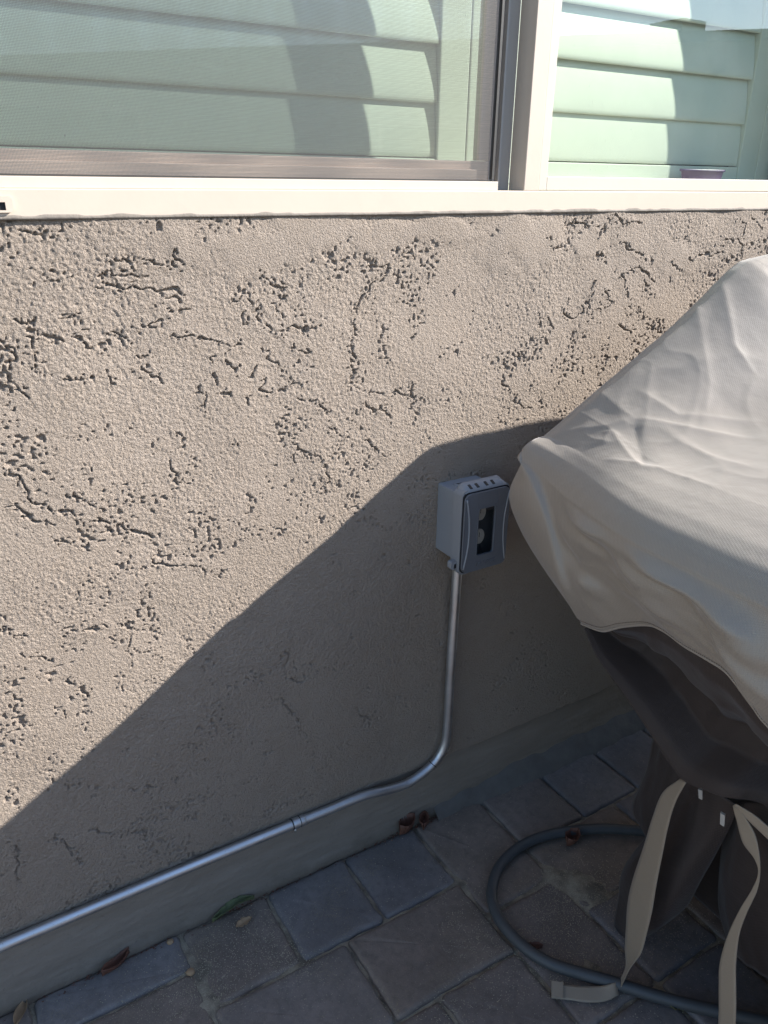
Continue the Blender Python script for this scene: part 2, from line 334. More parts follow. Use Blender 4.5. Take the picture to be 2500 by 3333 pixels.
# ---- measured coordinates (metres)
CRACKS = [[(0.1534, 1.2519), (0.1698, 1.2484), (0.1927, 1.2425)], [(0.2035, 1.2575), (0.2115, 1.2508)], [(0.2573, 1.2159), (0.2689, 1.2132), (0.2802, 1.2069)], [(0.2881, 1.2125), (0.3097, 1.2081), (0.3296, 1.2061)], [(0.3377, 1.2249), (0.3416, 1.2129), (0.3495, 1.2005)], [(0.2408, 1.1958), (0.2666, 1.1934), (0.2929, 1.1898)], [(0.2276, 1.1837), (0.2485, 1.1814), (0.2746, 1.1788), (0.2966, 1.1777), (0.3134, 1.1707), (0.3415, 1.1691)], [(0.3201, 1.1605), (0.3379, 1.1582)], [(0.3285, 1.1413), (0.347, 1.1425)], [(0.3057, 1.1441), (0.3158, 1.1434)], [(0.1886, 1.1498), (0.2091, 1.1484)], [(0.1278, 1.1495), (0.1367, 1.1443), (0.1491, 1.1469)], [(0.1397, 1.1353), (0.1504, 1.1335)], [(0.1093, 1.1212), (0.1165, 1.1124), (0.1261, 1.1044), (0.1239, 1.0975), (0.1155, 1.0925), (0.1143, 1.0783), (0.1107, 1.0691), (0.1171, 1.061), (0.1277, 1.0573), (0.1323, 1.0506)], [(0.1394, 1.1267), (0.1494, 1.12), (0.1446, 1.1098), (0.1474, 1.0988), (0.1438, 1.0823)], [(0.1575, 1.1217), (0.1755, 1.1213), (0.1834, 1.1122)], [(0.1946, 1.1185), (0.2072, 1.1162), (0.2066, 1.1028)], [(0.2435, 1.1204), (0.2554, 1.1182), (0.267, 1.111)], [(0.2682, 1.1221), (0.2909, 1.124), (0.2966, 1.1299), (0.3169, 1.1283)], [(0.3283, 1.1109), (0.3468, 1.1106), (0.3626, 1.1067), (0.3838, 1.097), (0.4057, 1.0897), (0.4255, 1.0879)], [(0.4155, 1.1521), (0.4326, 1.1562), (0.4439, 1.1543), (0.4463, 1.1476)], [(0.4627, 1.1843), (0.4769, 1.1785), (0.4852, 1.1702), (0.4969, 1.1657)], [(0.4849, 1.1637), (0.4934, 1.1526), (0.4825, 1.1426)], [(0.4285, 1.1356), (0.4332, 1.1195), (0.4419, 1.1201)], [(0.4604, 1.1414), (0.4525, 1.1287), (0.4563, 1.1177), (0.4734, 1.1056), (0.494, 1.0956)], [(0.4718, 1.134), (0.4865, 1.1316), (0.4952, 1.1243)], [(0.4915, 1.1096), (0.5128, 1.1093), (0.5372, 1.1032)], [(0.5055, 1.0765), (0.5361, 1.0651)], [(0.466, 1.076), (0.4683, 1.0618), (0.4862, 1.0558), (0.4933, 1.0423)], [(0.382, 1.0732), (0.3839, 1.0622)], [(0.3984, 1.0661), (0.4175, 1.0518)], [(0.3844, 1.0499), (0.3841, 1.0265), (0.3922, 1.0199), (0.4066, 1.0196)], [(0.4403, 1.0424), (0.4498, 1.0525)], [(0.4519, 1.0354), (0.4605, 1.0273), (0.454, 1.0181), (0.4906, 1.0122)], [(0.5001, 1.0155), (0.5066, 1.022), (0.5208, 1.0204)], [(0.1791, 1.0649), (0.1859, 1.0629), (0.2121, 1.0625)], [(0.2304, 1.0731), (0.2392, 1.0645), (0.2386, 1.0492)], [(0.2694, 1.0651), (0.2898, 1.0642), (0.3014, 1.0497), (0.306, 1.0439)], [(0.3595, 1.0349), (0.3639, 1.0207)], [(0.3677, 1.016), (0.3689, 0.9949)], [(0.2772, 1.0899), (0.2891, 1.0824)], [(0.3221, 0.9706), (0.3283, 0.9468)], [(0.5032, 0.9295), (0.5125, 0.9141), (0.5315, 0.8984)], [(0.678, 1.1901), (0.6697, 1.1708), (0.6445, 1.1581), (0.6195, 1.1349), (0.6152, 1.0887), (0.6067, 1.0748), (0.6133, 1.041), (0.6106, 1.0073), (0.6367, 0.9888), (0.6814, 0.9848), (0.7232, 0.9781), (0.7473, 0.9653)], [(0.6401, 1.193), (0.678, 1.188)], [(0.6323, 0.9893), (0.6412, 0.9647), (0.6774, 0.9518), (0.6915, 0.9377)], [(0.7273, 0.9976), (0.7329, 0.9688)], [(0.6862, 1.2085), (0.7208, 1.2088)], [(0.7348, 1.1857), (0.7528, 1.1849)], [(0.6369, 0.9091), (0.6833, 0.8725)], [(0.5007, 0.9265), (0.5205, 0.9077), (0.5537, 0.8943), (0.5657, 0.8474)], [(0.504, 0.9065), (0.5073, 0.8823)], [(0.5152, 0.9963), (0.5352, 0.9901), (0.5636, 0.9711)], [(0.5018, 1.0186), (0.5224, 1.0191)], [(0.5674, 0.9474), (0.5757, 0.9345), (0.6058, 0.922)], [(0.0876, 0.953), (0.1027, 0.9404), (0.1095, 0.9089), (0.1307, 0.8909), (0.1651, 0.8732)], [(0.1658, 0.9012), (0.1832, 0.8908), (0.2009, 0.88)], [(0.1889, 0.861), (0.2255, 0.8383), (0.2707, 0.8129)], [(0.2668, 0.775), (0.2944, 0.7641), (0.3448, 0.7433), (0.3589, 0.7272), (0.3786, 0.7305)], [(0.0854, 0.9036), (0.105, 0.879), (0.1331, 0.8659)], [(0.1361, 0.8438), (0.1771, 0.8197)], [(0.2147, 0.6848), (0.2227, 0.6616), (0.2131, 0.6395), (0.2168, 0.6084)], [(0.2371, 0.6275), (0.264, 0.6013)], [(0.1218, 0.6969), (0.2211, 0.6787)], [(0.0442, 0.7208), (0.0781, 0.7026)], [(0.3236, 0.965), (0.3255, 0.9469)], [(0.3034, 0.9327), (0.3137, 0.8944)], [(0.0616, 0.6766), (0.1028, 0.655)], [(0.1225, 0.607), (0.1464, 0.5814)], [(0.4309, 1.007), (0.4412, 0.9912)], [(0.4044, 0.9416), (0.4076, 0.9337)], [(-0.0003, 0.3652), (0.0051, 0.314), (-0.0052, 0.27)], [(0.4604, 0.4573), (0.495, 0.3929), (0.5307, 0.2807)], [(0.4822, 0.5479), (0.4714, 0.503), (0.4977, 0.4739), (0.5545, 0.4844)], [(0.6129, 0.3797), (0.6548, 0.3193)], [(0.057, 0.3358), (0.0799, 0.2941), (0.0897, 0.2581)], [(0.1193, 0.314), (0.1611, 0.2824), (0.2072, 0.2694), (0.1964, 0.2431)], [(0.194, 0.3678), (0.2244, 0.3588)], [(0.9611, 0.7048), (0.9965, 0.7074)], [(1.0375, 0.668), (1.0965, 0.6015)], [(1.1973, 1.2036), (1.2347, 1.1907), (1.2743, 1.1723)], [(1.1248, 1.191), (1.1539, 1.1735)], [(1.3335, 1.1682), (1.3533, 1.1533), (1.37, 1.1525)], [(1.3877, 1.1715), (1.4196, 1.1793), (1.4597, 1.1798), (1.4869, 1.188)], [(1.4885, 1.1604), (1.5173, 1.1649), (1.552, 1.1711), (1.5392, 1.1938)], [(1.1881, 1.1451), (1.201, 1.1564), (1.2346, 1.1652), (1.2696, 1.1447), (1.288, 1.1315)], [(1.2675, 1.129), (1.2872, 1.1102), (1.3073, 1.1037)], [(1.1307, 1.1395), (1.1238, 1.1231), (1.1192, 1.1064), (1.1281, 1.0956)], [(1.0685, 1.1163), (1.061, 1.0866), (1.0876, 1.0796), (1.1098, 1.09), (1.1034, 1.1006)], [(1.0021, 1.0874), (1.0063, 1.0705)], [(1.0222, 1.0877), (1.034, 1.0649)], [(1.0133, 1.0497), (1.0386, 1.0286)], [(1.1573, 1.1246), (1.1864, 1.0987), (1.1439, 1.0876)], [(1.196, 1.1567), (1.226, 1.1032)], [(1.2042, 1.055), (1.2257, 1.0497), (1.2611, 1.0286)], [(1.261, 1.0832), (1.2808, 1.0637)], [(0.9877, 1.0179), (0.9855, 0.9975)], [(0.958, 1.0276), (0.9731, 1.0091)], [(0.9241, 0.9732), (0.9523, 0.9525), (0.9582, 0.9377), (0.9964, 0.9184)], [(0.9215, 0.9035), (0.9537, 0.8917)], [(1.124, 0.9794), (1.1288, 0.9642)], [(1.0697, 0.8975), (1.0945, 0.8941)], [(1.2955, 1.0442), (1.3296, 1.0378)], [(1.0411, 1.2457), (1.0861, 1.2431), (1.1212, 1.2385)], [(1.1235, 1.2246), (1.1532, 1.2579), (1.1732, 1.2457), (1.2284, 1.2449)], [(1.1692, 1.2174), (1.2193, 1.1954), (1.275, 1.1722)], [(1.0032, 1.2234), (1.0185, 1.2095), (1.0433, 1.2087)], [(1.1284, 1.1942), (1.1498, 1.1729)], [(1.5082, 1.2408), (1.5345, 1.2404), (1.5375, 1.2177)], [(1.5494, 1.2537), (1.5888, 1.2258)], [(1.48, 1.2099), (1.5339, 1.204), (1.5499, 1.1758)], [(0.69, 1.2084), (0.7203, 1.2109)], [(1.3826, 1.1726), (1.4507, 1.1837)]]
SMOOTH = [[0.4587, 1.2206, 0.109, 0.0314], [0.7259, 1.2376, 0.157, 0.0169], [0.9468, 1.2214, 0.0863, 0.036], [0.5575, 1.2411, 0.0907, 0.0211], [1.0972, 1.2149, 0.0371, 0.0169], [1.343, 1.1775, 0.0755, 0.0334]]
CREASES = [[(0.9279, -0.3139, 0.9959), (0.9694, -0.3902, 1.0228), (1.0161, -0.4633, 1.0531)], [(0.9279, -0.3139, 0.9959), (0.8965, -0.2934, 0.9755), (0.8632, -0.2342, 0.9539), (0.8414, -0.2103, 0.9397)], [(0.8941, -0.3011, 0.974), (0.8755, -0.3455, 0.9619), (0.8503, -0.4025, 0.9456), (0.855, -0.4186, 0.9486), (0.8736, -0.4405, 0.9607)], [(0.9237, -0.3214, 0.9932), (0.8776, -0.3778, 0.9633), (0.8528, -0.4089, 0.9472)], [(0.8929, -0.3024, 0.9732), (0.8622, -0.3169, 0.9532)], [(0.9267, -0.3152, 0.9951), (0.9314, -0.2768, 0.9982), (0.9402, -0.2251, 1.0038)], [(0.809, -0.3584, 0.9187), (0.8212, -0.3929, 0.9267), (0.8234, -0.424, 0.9281)], [(0.8285, -0.4507, 0.9314), (0.8342, -0.505, 0.9351), (0.8372, -0.562, 0.937), (0.8165, -0.6008, 0.9236)], [(0.9345, -0.3701, 1.0002), (0.9332, -0.4672, 0.9993), (0.9375, -0.5286, 1.0021)], [(1.1954, -0.2293, 1.1694), (1.1293, -0.322, 1.1265), (1.1209, -0.3761, 1.1211)], [(1.1505, -0.2152, 1.1402), (1.0562, -0.3411, 1.0791), (0.9873, -0.3913, 1.0344)], [(0.9725, -0.2763, 1.0248), (0.9759, -0.3527, 1.027), (1.0521, -0.4334, 1.0764)], [(0.8393, -0.3424, 0.9384), (0.8612, -0.4227, 0.9526), (0.8624, -0.5261, 0.9534)]]
FOLD = [[0.812, -0.2028, 0.9195], [0.797, -0.2454, 0.9007], [0.786, -0.2944, 0.8536], [0.782, -0.3395, 0.7727], [0.797, -0.3459, 0.7296], [0.83, -0.3511, 0.6757]]
BACK = [[0.8096, -0.205, 0.9244], [0.7899, -0.2, 0.8796], [0.7829, -0.195, 0.8354], [0.8091, -0.2, 0.7822], [0.8406, -0.22, 0.7318], [0.866, -0.24, 0.7054]]
HEM = [[0.83, -0.3511, 0.6757], [0.819, -0.4023, 0.6937], [0.808, -0.4479, 0.7282], [0.797, -0.4984, 0.7603], [0.786, -0.5329, 0.7732], [0.775, -0.5747, 0.7764], [0.768, -0.614, 0.7805], [0.768, -0.641, 0.7765], [0.768, -0.6768, 0.756], [0.768, -0.7032, 0.7426], [0.768, -0.7613, 0.7366], [0.768, -0.8147, 0.7271]]
DARKHEM = [[0.86, -0.3312, 0.6468], [0.86, -0.3657, 0.6115], [0.86, -0.4198, 0.5826], [0.86, -0.4717, 0.5535], [0.86, -0.522, 0.5213], [0.86, -0.5552, 0.5073], [0.86, -0.5892, 0.5157], [0.86, -0.6258, 0.5248], [0.86, -0.6473, 0.5274], [0.86, -0.6886, 0.528], [0.86, -0.7535, 0.53]]
STRAP1 = [[[0.87, -0.5441, 0.4968], [0.86, -0.5602, 0.5076]], [[0.87, -0.5198, 0.4511], [0.86, -0.5495, 0.4588]], [[0.87, -0.5105, 0.3942], [0.86, -0.5459, 0.4057]], [[0.87, -0.5042, 0.3257], [0.86, -0.5459, 0.3491]], [[0.87, -0.4958, 0.2468], [0.86, -0.546, 0.2904]], [[0.87, -0.4943, 0.1923], [0.86, -0.5476, 0.2311]], [[0.87, -0.5005, 0.133], [0.86, -0.546, 0.1769]], [[0.87, -0.5053, 0.0932], [0.86, -0.5428, 0.1299]], [[0.87, -0.513, 0.0616], [0.86, -0.5292, 0.0811]], [[0.87, -0.5092, 0.0281], [0.86, -0.5212, 0.0373]], [[0.87, -0.5027, -0.0034], [0.86, -0.5153, -0.0028]]]
STRAP1G = [[[0.8571, -0.5084, 0.022], [0.8497, -0.5217, 0.01]], [[0.8376, -0.4987, 0.016], [0.8253, -0.5166, 0.006]], [[0.8128, -0.4815, 0.012], [0.7963, -0.5004, 0.005]], [[0.7907, -0.4646, 0.01], [0.775, -0.482, 0.004]], [[0.7669, -0.4443, 0.01], [0.7503, -0.4633, 0.004]]]
STRAP2 = [[[0.89, -0.6193, 0.4967], [0.89, -0.6235, 0.5019]], [[0.89, -0.6306, 0.4761], [0.89, -0.6422, 0.4918]], [[0.89, -0.646, 0.4503], [0.89, -0.6604, 0.4759]], [[0.89, -0.6671, 0.4388], [0.89, -0.673, 0.4485]], [[0.89, -0.6768, 0.4215], [0.89, -0.6797, 0.4216]], [[0.89, -0.6746, 0.3882], [0.89, -0.6815, 0.3905]], [[0.89, -0.6651, 0.3375], [0.89, -0.6756, 0.3388]], [[0.89, -0.6576, 0.277], [0.89, -0.6737, 0.2943]], [[0.89, -0.6566, 0.2161], [0.89, -0.6795, 0.242]], [[0.89, -0.6639, 0.1731], [0.89, -0.6881, 0.2017]], [[0.89, -0.6727, 0.131], [0.89, -0.6969, 0.1609]], [[0.89, -0.6804, 0.0864], [0.89, -0.7046, 0.1177]]]
STRAP3 = [[[0.87, -0.6317, 0.5181], [0.87, -0.6339, 0.5216]], [[0.87, -0.6584, 0.5095], [0.87, -0.6636, 0.5246]], [[0.87, -0.6915, 0.5027], [0.87, -0.6909, 0.5208]], [[0.87, -0.7161, 0.4985], [0.87, -0.715, 0.5177]]]
TABS = [[[0.885, -0.5657, 0.4865], [0.885, -0.5726, 0.4893], [0.885, -0.5756, 0.4742], [0.885, -0.5694, 0.4727]], [[0.885, -0.6067, 0.4751], [0.885, -0.6143, 0.4761], [0.885, -0.6168, 0.4573], [0.885, -0.6098, 0.4566]]]
FLAPA = [[[1.0, -0.3936, 0.4226], [0.95, -0.4666, 0.4607], [0.9, -0.547, 0.4872]], [[1.0, -0.3923, 0.3447], [0.95, -0.468, 0.4042], [0.92, -0.5485, 0.443]], [[1.0, -0.3795, 0.265], [0.96, -0.4541, 0.3284], [0.94, -0.5338, 0.3935]], [[1.0, -0.3827, 0.2344], [0.97, -0.4515, 0.269], [0.95, -0.5205, 0.3283]], [[1.0, -0.4081, 0.2166], [0.98, -0.4472, 0.2168], [0.97, -0.4922, 0.2409]]]
FLAPB = [[[0.96, -0.4763, 0.316], [0.93, -0.5293, 0.4555], [0.92, -0.567, 0.4758], [0.92, -0.6099, 0.4702]], [[0.96, -0.4437, 0.2459], [0.93, -0.5073, 0.3371], [0.92, -0.5614, 0.3791], [0.94, -0.5951, 0.4073]], [[0.96, -0.4103, 0.1397], [0.92, -0.4853, 0.2405], [0.91, -0.5504, 0.2964], [0.95, -0.5785, 0.3302]], [[0.96, -0.4121, 0.0625], [0.92, -0.4901, 0.1583], [0.91, -0.5425, 0.2168], [0.95, -0.5628, 0.2551]], [[0.96, -0.4149, -0.0019], [0.93, -0.4795, 0.0788], [0.93, -0.5215, 0.1343], [0.96, -0.5487, 0.1932]], [[0.97, -0.4289, -0.0348], [0.95, -0.4707, 0.027], [0.95, -0.4996, 0.0758], [0.97, -0.5307, 0.1448]]]
FLAPC = [[[0.96, -0.5821, 0.4373], [0.93, -0.6214, 0.4835], [0.92, -0.6645, 0.519], [0.92, -0.7163, 0.5294]], [[0.98, -0.5681, 0.3541], [0.94, -0.6205, 0.4199], [0.92, -0.6774, 0.4624], [0.92, -0.7276, 0.482]], [[1.0, -0.5641, 0.2592], [0.95, -0.6172, 0.327], [0.93, -0.6896, 0.3796], [0.93, -0.7403, 0.4029]], [[1.02, -0.5692, 0.167], [0.97, -0.6232, 0.2311], [0.95, -0.7001, 0.2745], [0.95, -0.7519, 0.3023]], [[1.02, -0.5991, 0.1093], [0.99, -0.6463, 0.1371], [0.97, -0.7102, 0.1714], [0.97, -0.7667, 0.188]]]
FLAPD = [[[1.05, -0.5401, 0.3451], [1.05, -0.5643, 0.3551]], [[1.05, -0.5013, 0.217], [1.05, -0.5663, 0.2651]], [[1.08, -0.46, 0.0875], [1.05, -0.5683, 0.2139]], [[1.08, -0.5463, 0.0787], [1.05, -0.5954, 0.1311]], [[1.08, -0.6262, 0.0596], [1.06, -0.6431, 0.0863]]]
HOSE = [[1.3222, -0.3773, 0.0135], [1.2558, -0.3334, 0.0135], [1.1837, -0.2876, 0.0135], [1.1058, -0.2337, 0.0135], [1.0094, -0.1919, 0.0135], [0.9276, -0.1808, 0.0135], [0.85, -0.1989, 0.0135], [0.7921, -0.2441, 0.0135], [0.7684, -0.2978, 0.0135], [0.7686, -0.3635, 0.0135], [0.7877, -0.4162, 0.0135], [0.8248, -0.4635, 0.0135], [0.8621, -0.5062, 0.0135], [0.8958, -0.5483, 0.0135], [0.9336, -0.5914, 0.0135], [0.9841, -0.6416, 0.0135], [1.031, -0.6873, 0.0135], [1.1049, -0.7571, 0.0135]]

# ================================================================== GROUND
ground = box('ground', -40, 40, -60, .02, -.35, -.030, M_PATIO); ground['kind'] = 'structure'
sand = None
def sand_bed():
    nx, ny = 220, 140
    X, Y = np.meshgrid(np.linspace(-1.6, 2.7, nx*2), np.linspace(-1.95, .0, ny*2), indexing='ij')
    Z = -.0075+.004*(vnoise(X, Y, .06, 3)-.5)+.002*(vnoise(X, Y, .012, 4)-.5)
    # sand heaped where the photo shows it
    for hx, hy, hr in ((.245, -.10, .05), (.23, -.17, .03), (.40, -.19, .03), (.755, -.19, .03), (.935, -.275, .05), (.98, -.33, .05), (.86, -.45, .04), (.80, -.40, .03)):
        Z += .0062*np.exp(-((X-hx)**2+(Y-hy)**2)/hr**2)
    o = grid_mesh('joint_sand', np.stack([X, Y, Z], -1), M_SAND)
    props(o, 'pale yellow sand filling the joints between the paving stones', 'sand', kind='stuff')
    return o
sand_bed()
def sand_grains():
    rng = np.random.RandomState(77); pts = []
    spots = ((.245, -.11, .035), (.25, -.17, .03), (.34, -.07, .05), (.38, -.13, .04), (.40, -.185, .03), (.93, -.31, .045), (.86, -.33, .04), (.99, -.34, .05), (.86, -.47, .05), (.16, -.13, .05), (.80, -.40, .04), (1.05, -.45, .06), (.70, -.30, .07), (.60, -.45, .07))
    for cx, cy, r in spots:
        n = int(520*(r/.04)**1.2); a = rng.normal(0, r, (n, 2)); pts.append(np.column_stack([cx+a[:, 0], cy+a[:, 1]]))
    pts.append(np.column_stack([rng.uniform(-.1, 1.4, 2500), rng.uniform(-.7, -.01, 2500)]))
    pts = np.concatenate(pts); pts = pts[pts[:, 1] < -.008]; n = len(pts)
    r = rng.uniform(.0005, .0012, n); base = np.array([(1, 0, 0), (-.5, .87, 0), (-.5, -.87, 0), (0, 0, 1.1)])
    V = np.zeros((n, 4, 3)); an = rng.uniform(0, 6.28, n)
    V[..., 0] = base[:, 0]*np.cos(an)[:, None]-base[:, 1]*np.sin(an)[:, None]; V[..., 1] = base[:, 0]*np.sin(an)[:, None]+base[:, 1]*np.cos(an)[:, None]; V[..., 2] = base[:, 2]
    V *= r[:, None, None]; V[..., 0] += pts[:, :1]; V[..., 1] += pts[:, 1:]; V[..., 2] += .0006
    F = (np.arange(n)*4)[:, None, None]+np.array([(0, 1, 3), (1, 2, 3), (2, 0, 3)])[None]
    me = bpy.data.meshes.new('sand_grains'); me.from_pydata(V.reshape(-1, 3).tolist(), [], F.reshape(-1, 3).tolist())
    o = link('sand_grains', me, mat_plain('pale_sand_grain', (.42, .37, .27), .9, var=.5))
    props(o, 'loose pale sand grains scattered over the paving stones near the joints', 'sand', kind='stuff')
sand_grains()
def wall_foot_crumbs():
    rng = np.random.RandomState(78); n = 520
    x = rng.uniform(-.15, 1.5, n); x[:120] = rng.normal(.76, .05, 120); x[120:200] = rng.normal(.13, .05, 80); x[200:260] = rng.normal(.36, .06, 60)
    y = -.006-np.abs(rng.normal(0, .006, n)); V, F = [], []
    for i in range(n):
        r = rng.uniform(.0008, .0026); P = rng.normal(0, 1, (5, 3)); P /= np.linalg.norm(P, axis=1)[:, None]; P *= r*np.array([1.5, .8, .5])
        o = len(V); V += (P+np.array([x[i], y[i], .0015])).tolist(); F += [(o, o+1, o+2), (o, o+2, o+3), (o, o+3, o+4), (o+1, o+3, o+2), (o+1, o+4, o+3)]
    me = bpy.data.meshes.new('debris_crumbs'); me.from_pydata(V, [], F)
    props(link('debris_crumbs', me, M_DRY), 'brown crumbs of leaf litter and grit gathered along the wall foot', 'litter', kind='stuff')
wall_foot_crumbs()
pav_root = empty('paving', (0, 0, 0), kind='structure')
MX, MY, OX = .0875, .0893, .237
def paver(ix0, ix1, iy0, iy1, rng):
    g = .0022
    x0, x1 = OX+ix0*MX+g, OX+ix1*MX-g; y1, y0 = -iy0*MY-g, -iy1*MY+g
    if iy0 == 0: y1 = -.004
    r = rng.uniform(.006, .014); cx, cy = (x0+x1)/2, (y0+y1)/2
    corners = [(x1-r, y1-r, 0), (x0+r, y1-r, 90), (x0+r, y0+r, 180), (x1-r, y0+r, 270)]
    if rng.rand() < .35:
        pass
    pts = []
    for k, (qx, qy, a0) in enumerate(corners):
        rr = r*rng.uniform(.7, 1.3)
        for a in (0, 30, 60, 90):
            an = math.radians(a0+a); pts.append([qx+rr*math.cos(an), qy+rr*math.sin(an)])
        nx_ = corners[(k+1) % 4]; an = math.radians(a0+90); an2 = math.radians(nx_[2])
        p = np.array([qx+r*math.cos(an), qy+r*math.sin(an)]); q = np.array([nx_[0]+r*math.cos(an2), nx_[1]+r*math.sin(an2)])
        nn = max(2, int(np.linalg.norm(q-p)/.02))
        for j in range(1, nn):
            w = p+(q-p)*j/nn; d = (w-np.array([cx, cy])); d /= np.linalg.norm(d); pts.append(list(w-d*rng.uniform(-.0008, .0026)))
    pts = np.array(pts); C_ = np.array([cx, cy]); n = len(pts)
    if iy0 == 0: pts[:, 1] = np.minimum(pts[:, 1], -.003)
    tz = rng.uniform(-.0022, .0015); tx, ty = rng.uniform(-.008, .008, 2)
    if rng.rand() < .2: tx *= 1.8
    rings = []
    for inset, z in ((.0, -.03), (.0002, -.007), (.0018, -.0028), (.0050, -.0004), (.012, 0.0)):
        d = pts-C_; L = np.linalg.norm(d, axis=1)[:, None]
        p = pts-d/L*inset*1.2
        zz = z+tz+tx*(p[:, 0]-cx)+ty*(p[:, 1]-cy)+(rng.uniform(-.0006, .0006, n) if z > -.02 else 0)
        rings.append(np.column_stack([p, zz if z > -.02 else np.full(n, z)]))
    # inner rings for gently uneven top
    for f in (.62, .3):
        p = C_+(rings[4][:, :2]-C_)*f
        rings.append(np.column_stack([p, tz+tx*(p[:, 0]-cx)+ty*(p[:, 1]-cy)+rng.uniform(-.0006, .0006, n)]))
    bm = bmesh.new(); V = [[bm.verts.new(q) for q in R] for R in rings]
    for a, b in zip(V[:-1], V[1:]):
        for j in range(n): bm.faces.new((a[j], a[(j+1) % n], b[(j+1) % n], b[j]))
    c = bm.verts.new((cx, cy, tz))
    for j in range(n): bm.faces.new((V[-1][j], V[-1][(j+1) % n], c))
    return from_bm('paving_stone', bm, M_PAVERS[rng.randint(4)], pav_root, smooth=True)
def lay_paving():
    rng = np.random.RandomState(11)
    known = [(-3,0,0,1),(0,2,0,2),(2,4,0,2),(4,6,0,2),(6,8,0,3),(8,10,0,2),(10,12,0,2),(-3,0,1,3),(0,3,2,4),(3,6,2,4),(6,8,3,6),
             (8,11,2,4),(8,10,4,6),(4,6,4,6),(1,4,4,6),(8,10,6,8),(6,8,6,8),(11,13,2,4),(12,14,0,2),(10,12,4,7),(-2,0,3,5),(4,6,6,8)]
    occ = set()
    for a, b, c, d in known:
        for i in range(a, b):
            for j in range(c, d): occ.add((i, j))
        paver(a, b, c, d, rng)
    for j in range(0, 20):
        for i in range(-20, 26):
            if (i, j) in occ: continue
            opts = [(3, 2), (2, 2), (2, 3), (2, 2), (3, 2)]; rng.shuffle(opts)
            for w, h in opts+[(2, 1), (1, 2), (1, 1)]:
                cells = [(i+a, j+b) for a in range(w) for b in range(h)]
                if all(q not in occ and q[0] < 28 for q in cells):
                    occ.update(cells); paver(i, i+w, j, j+h, rng); break
lay_paving()

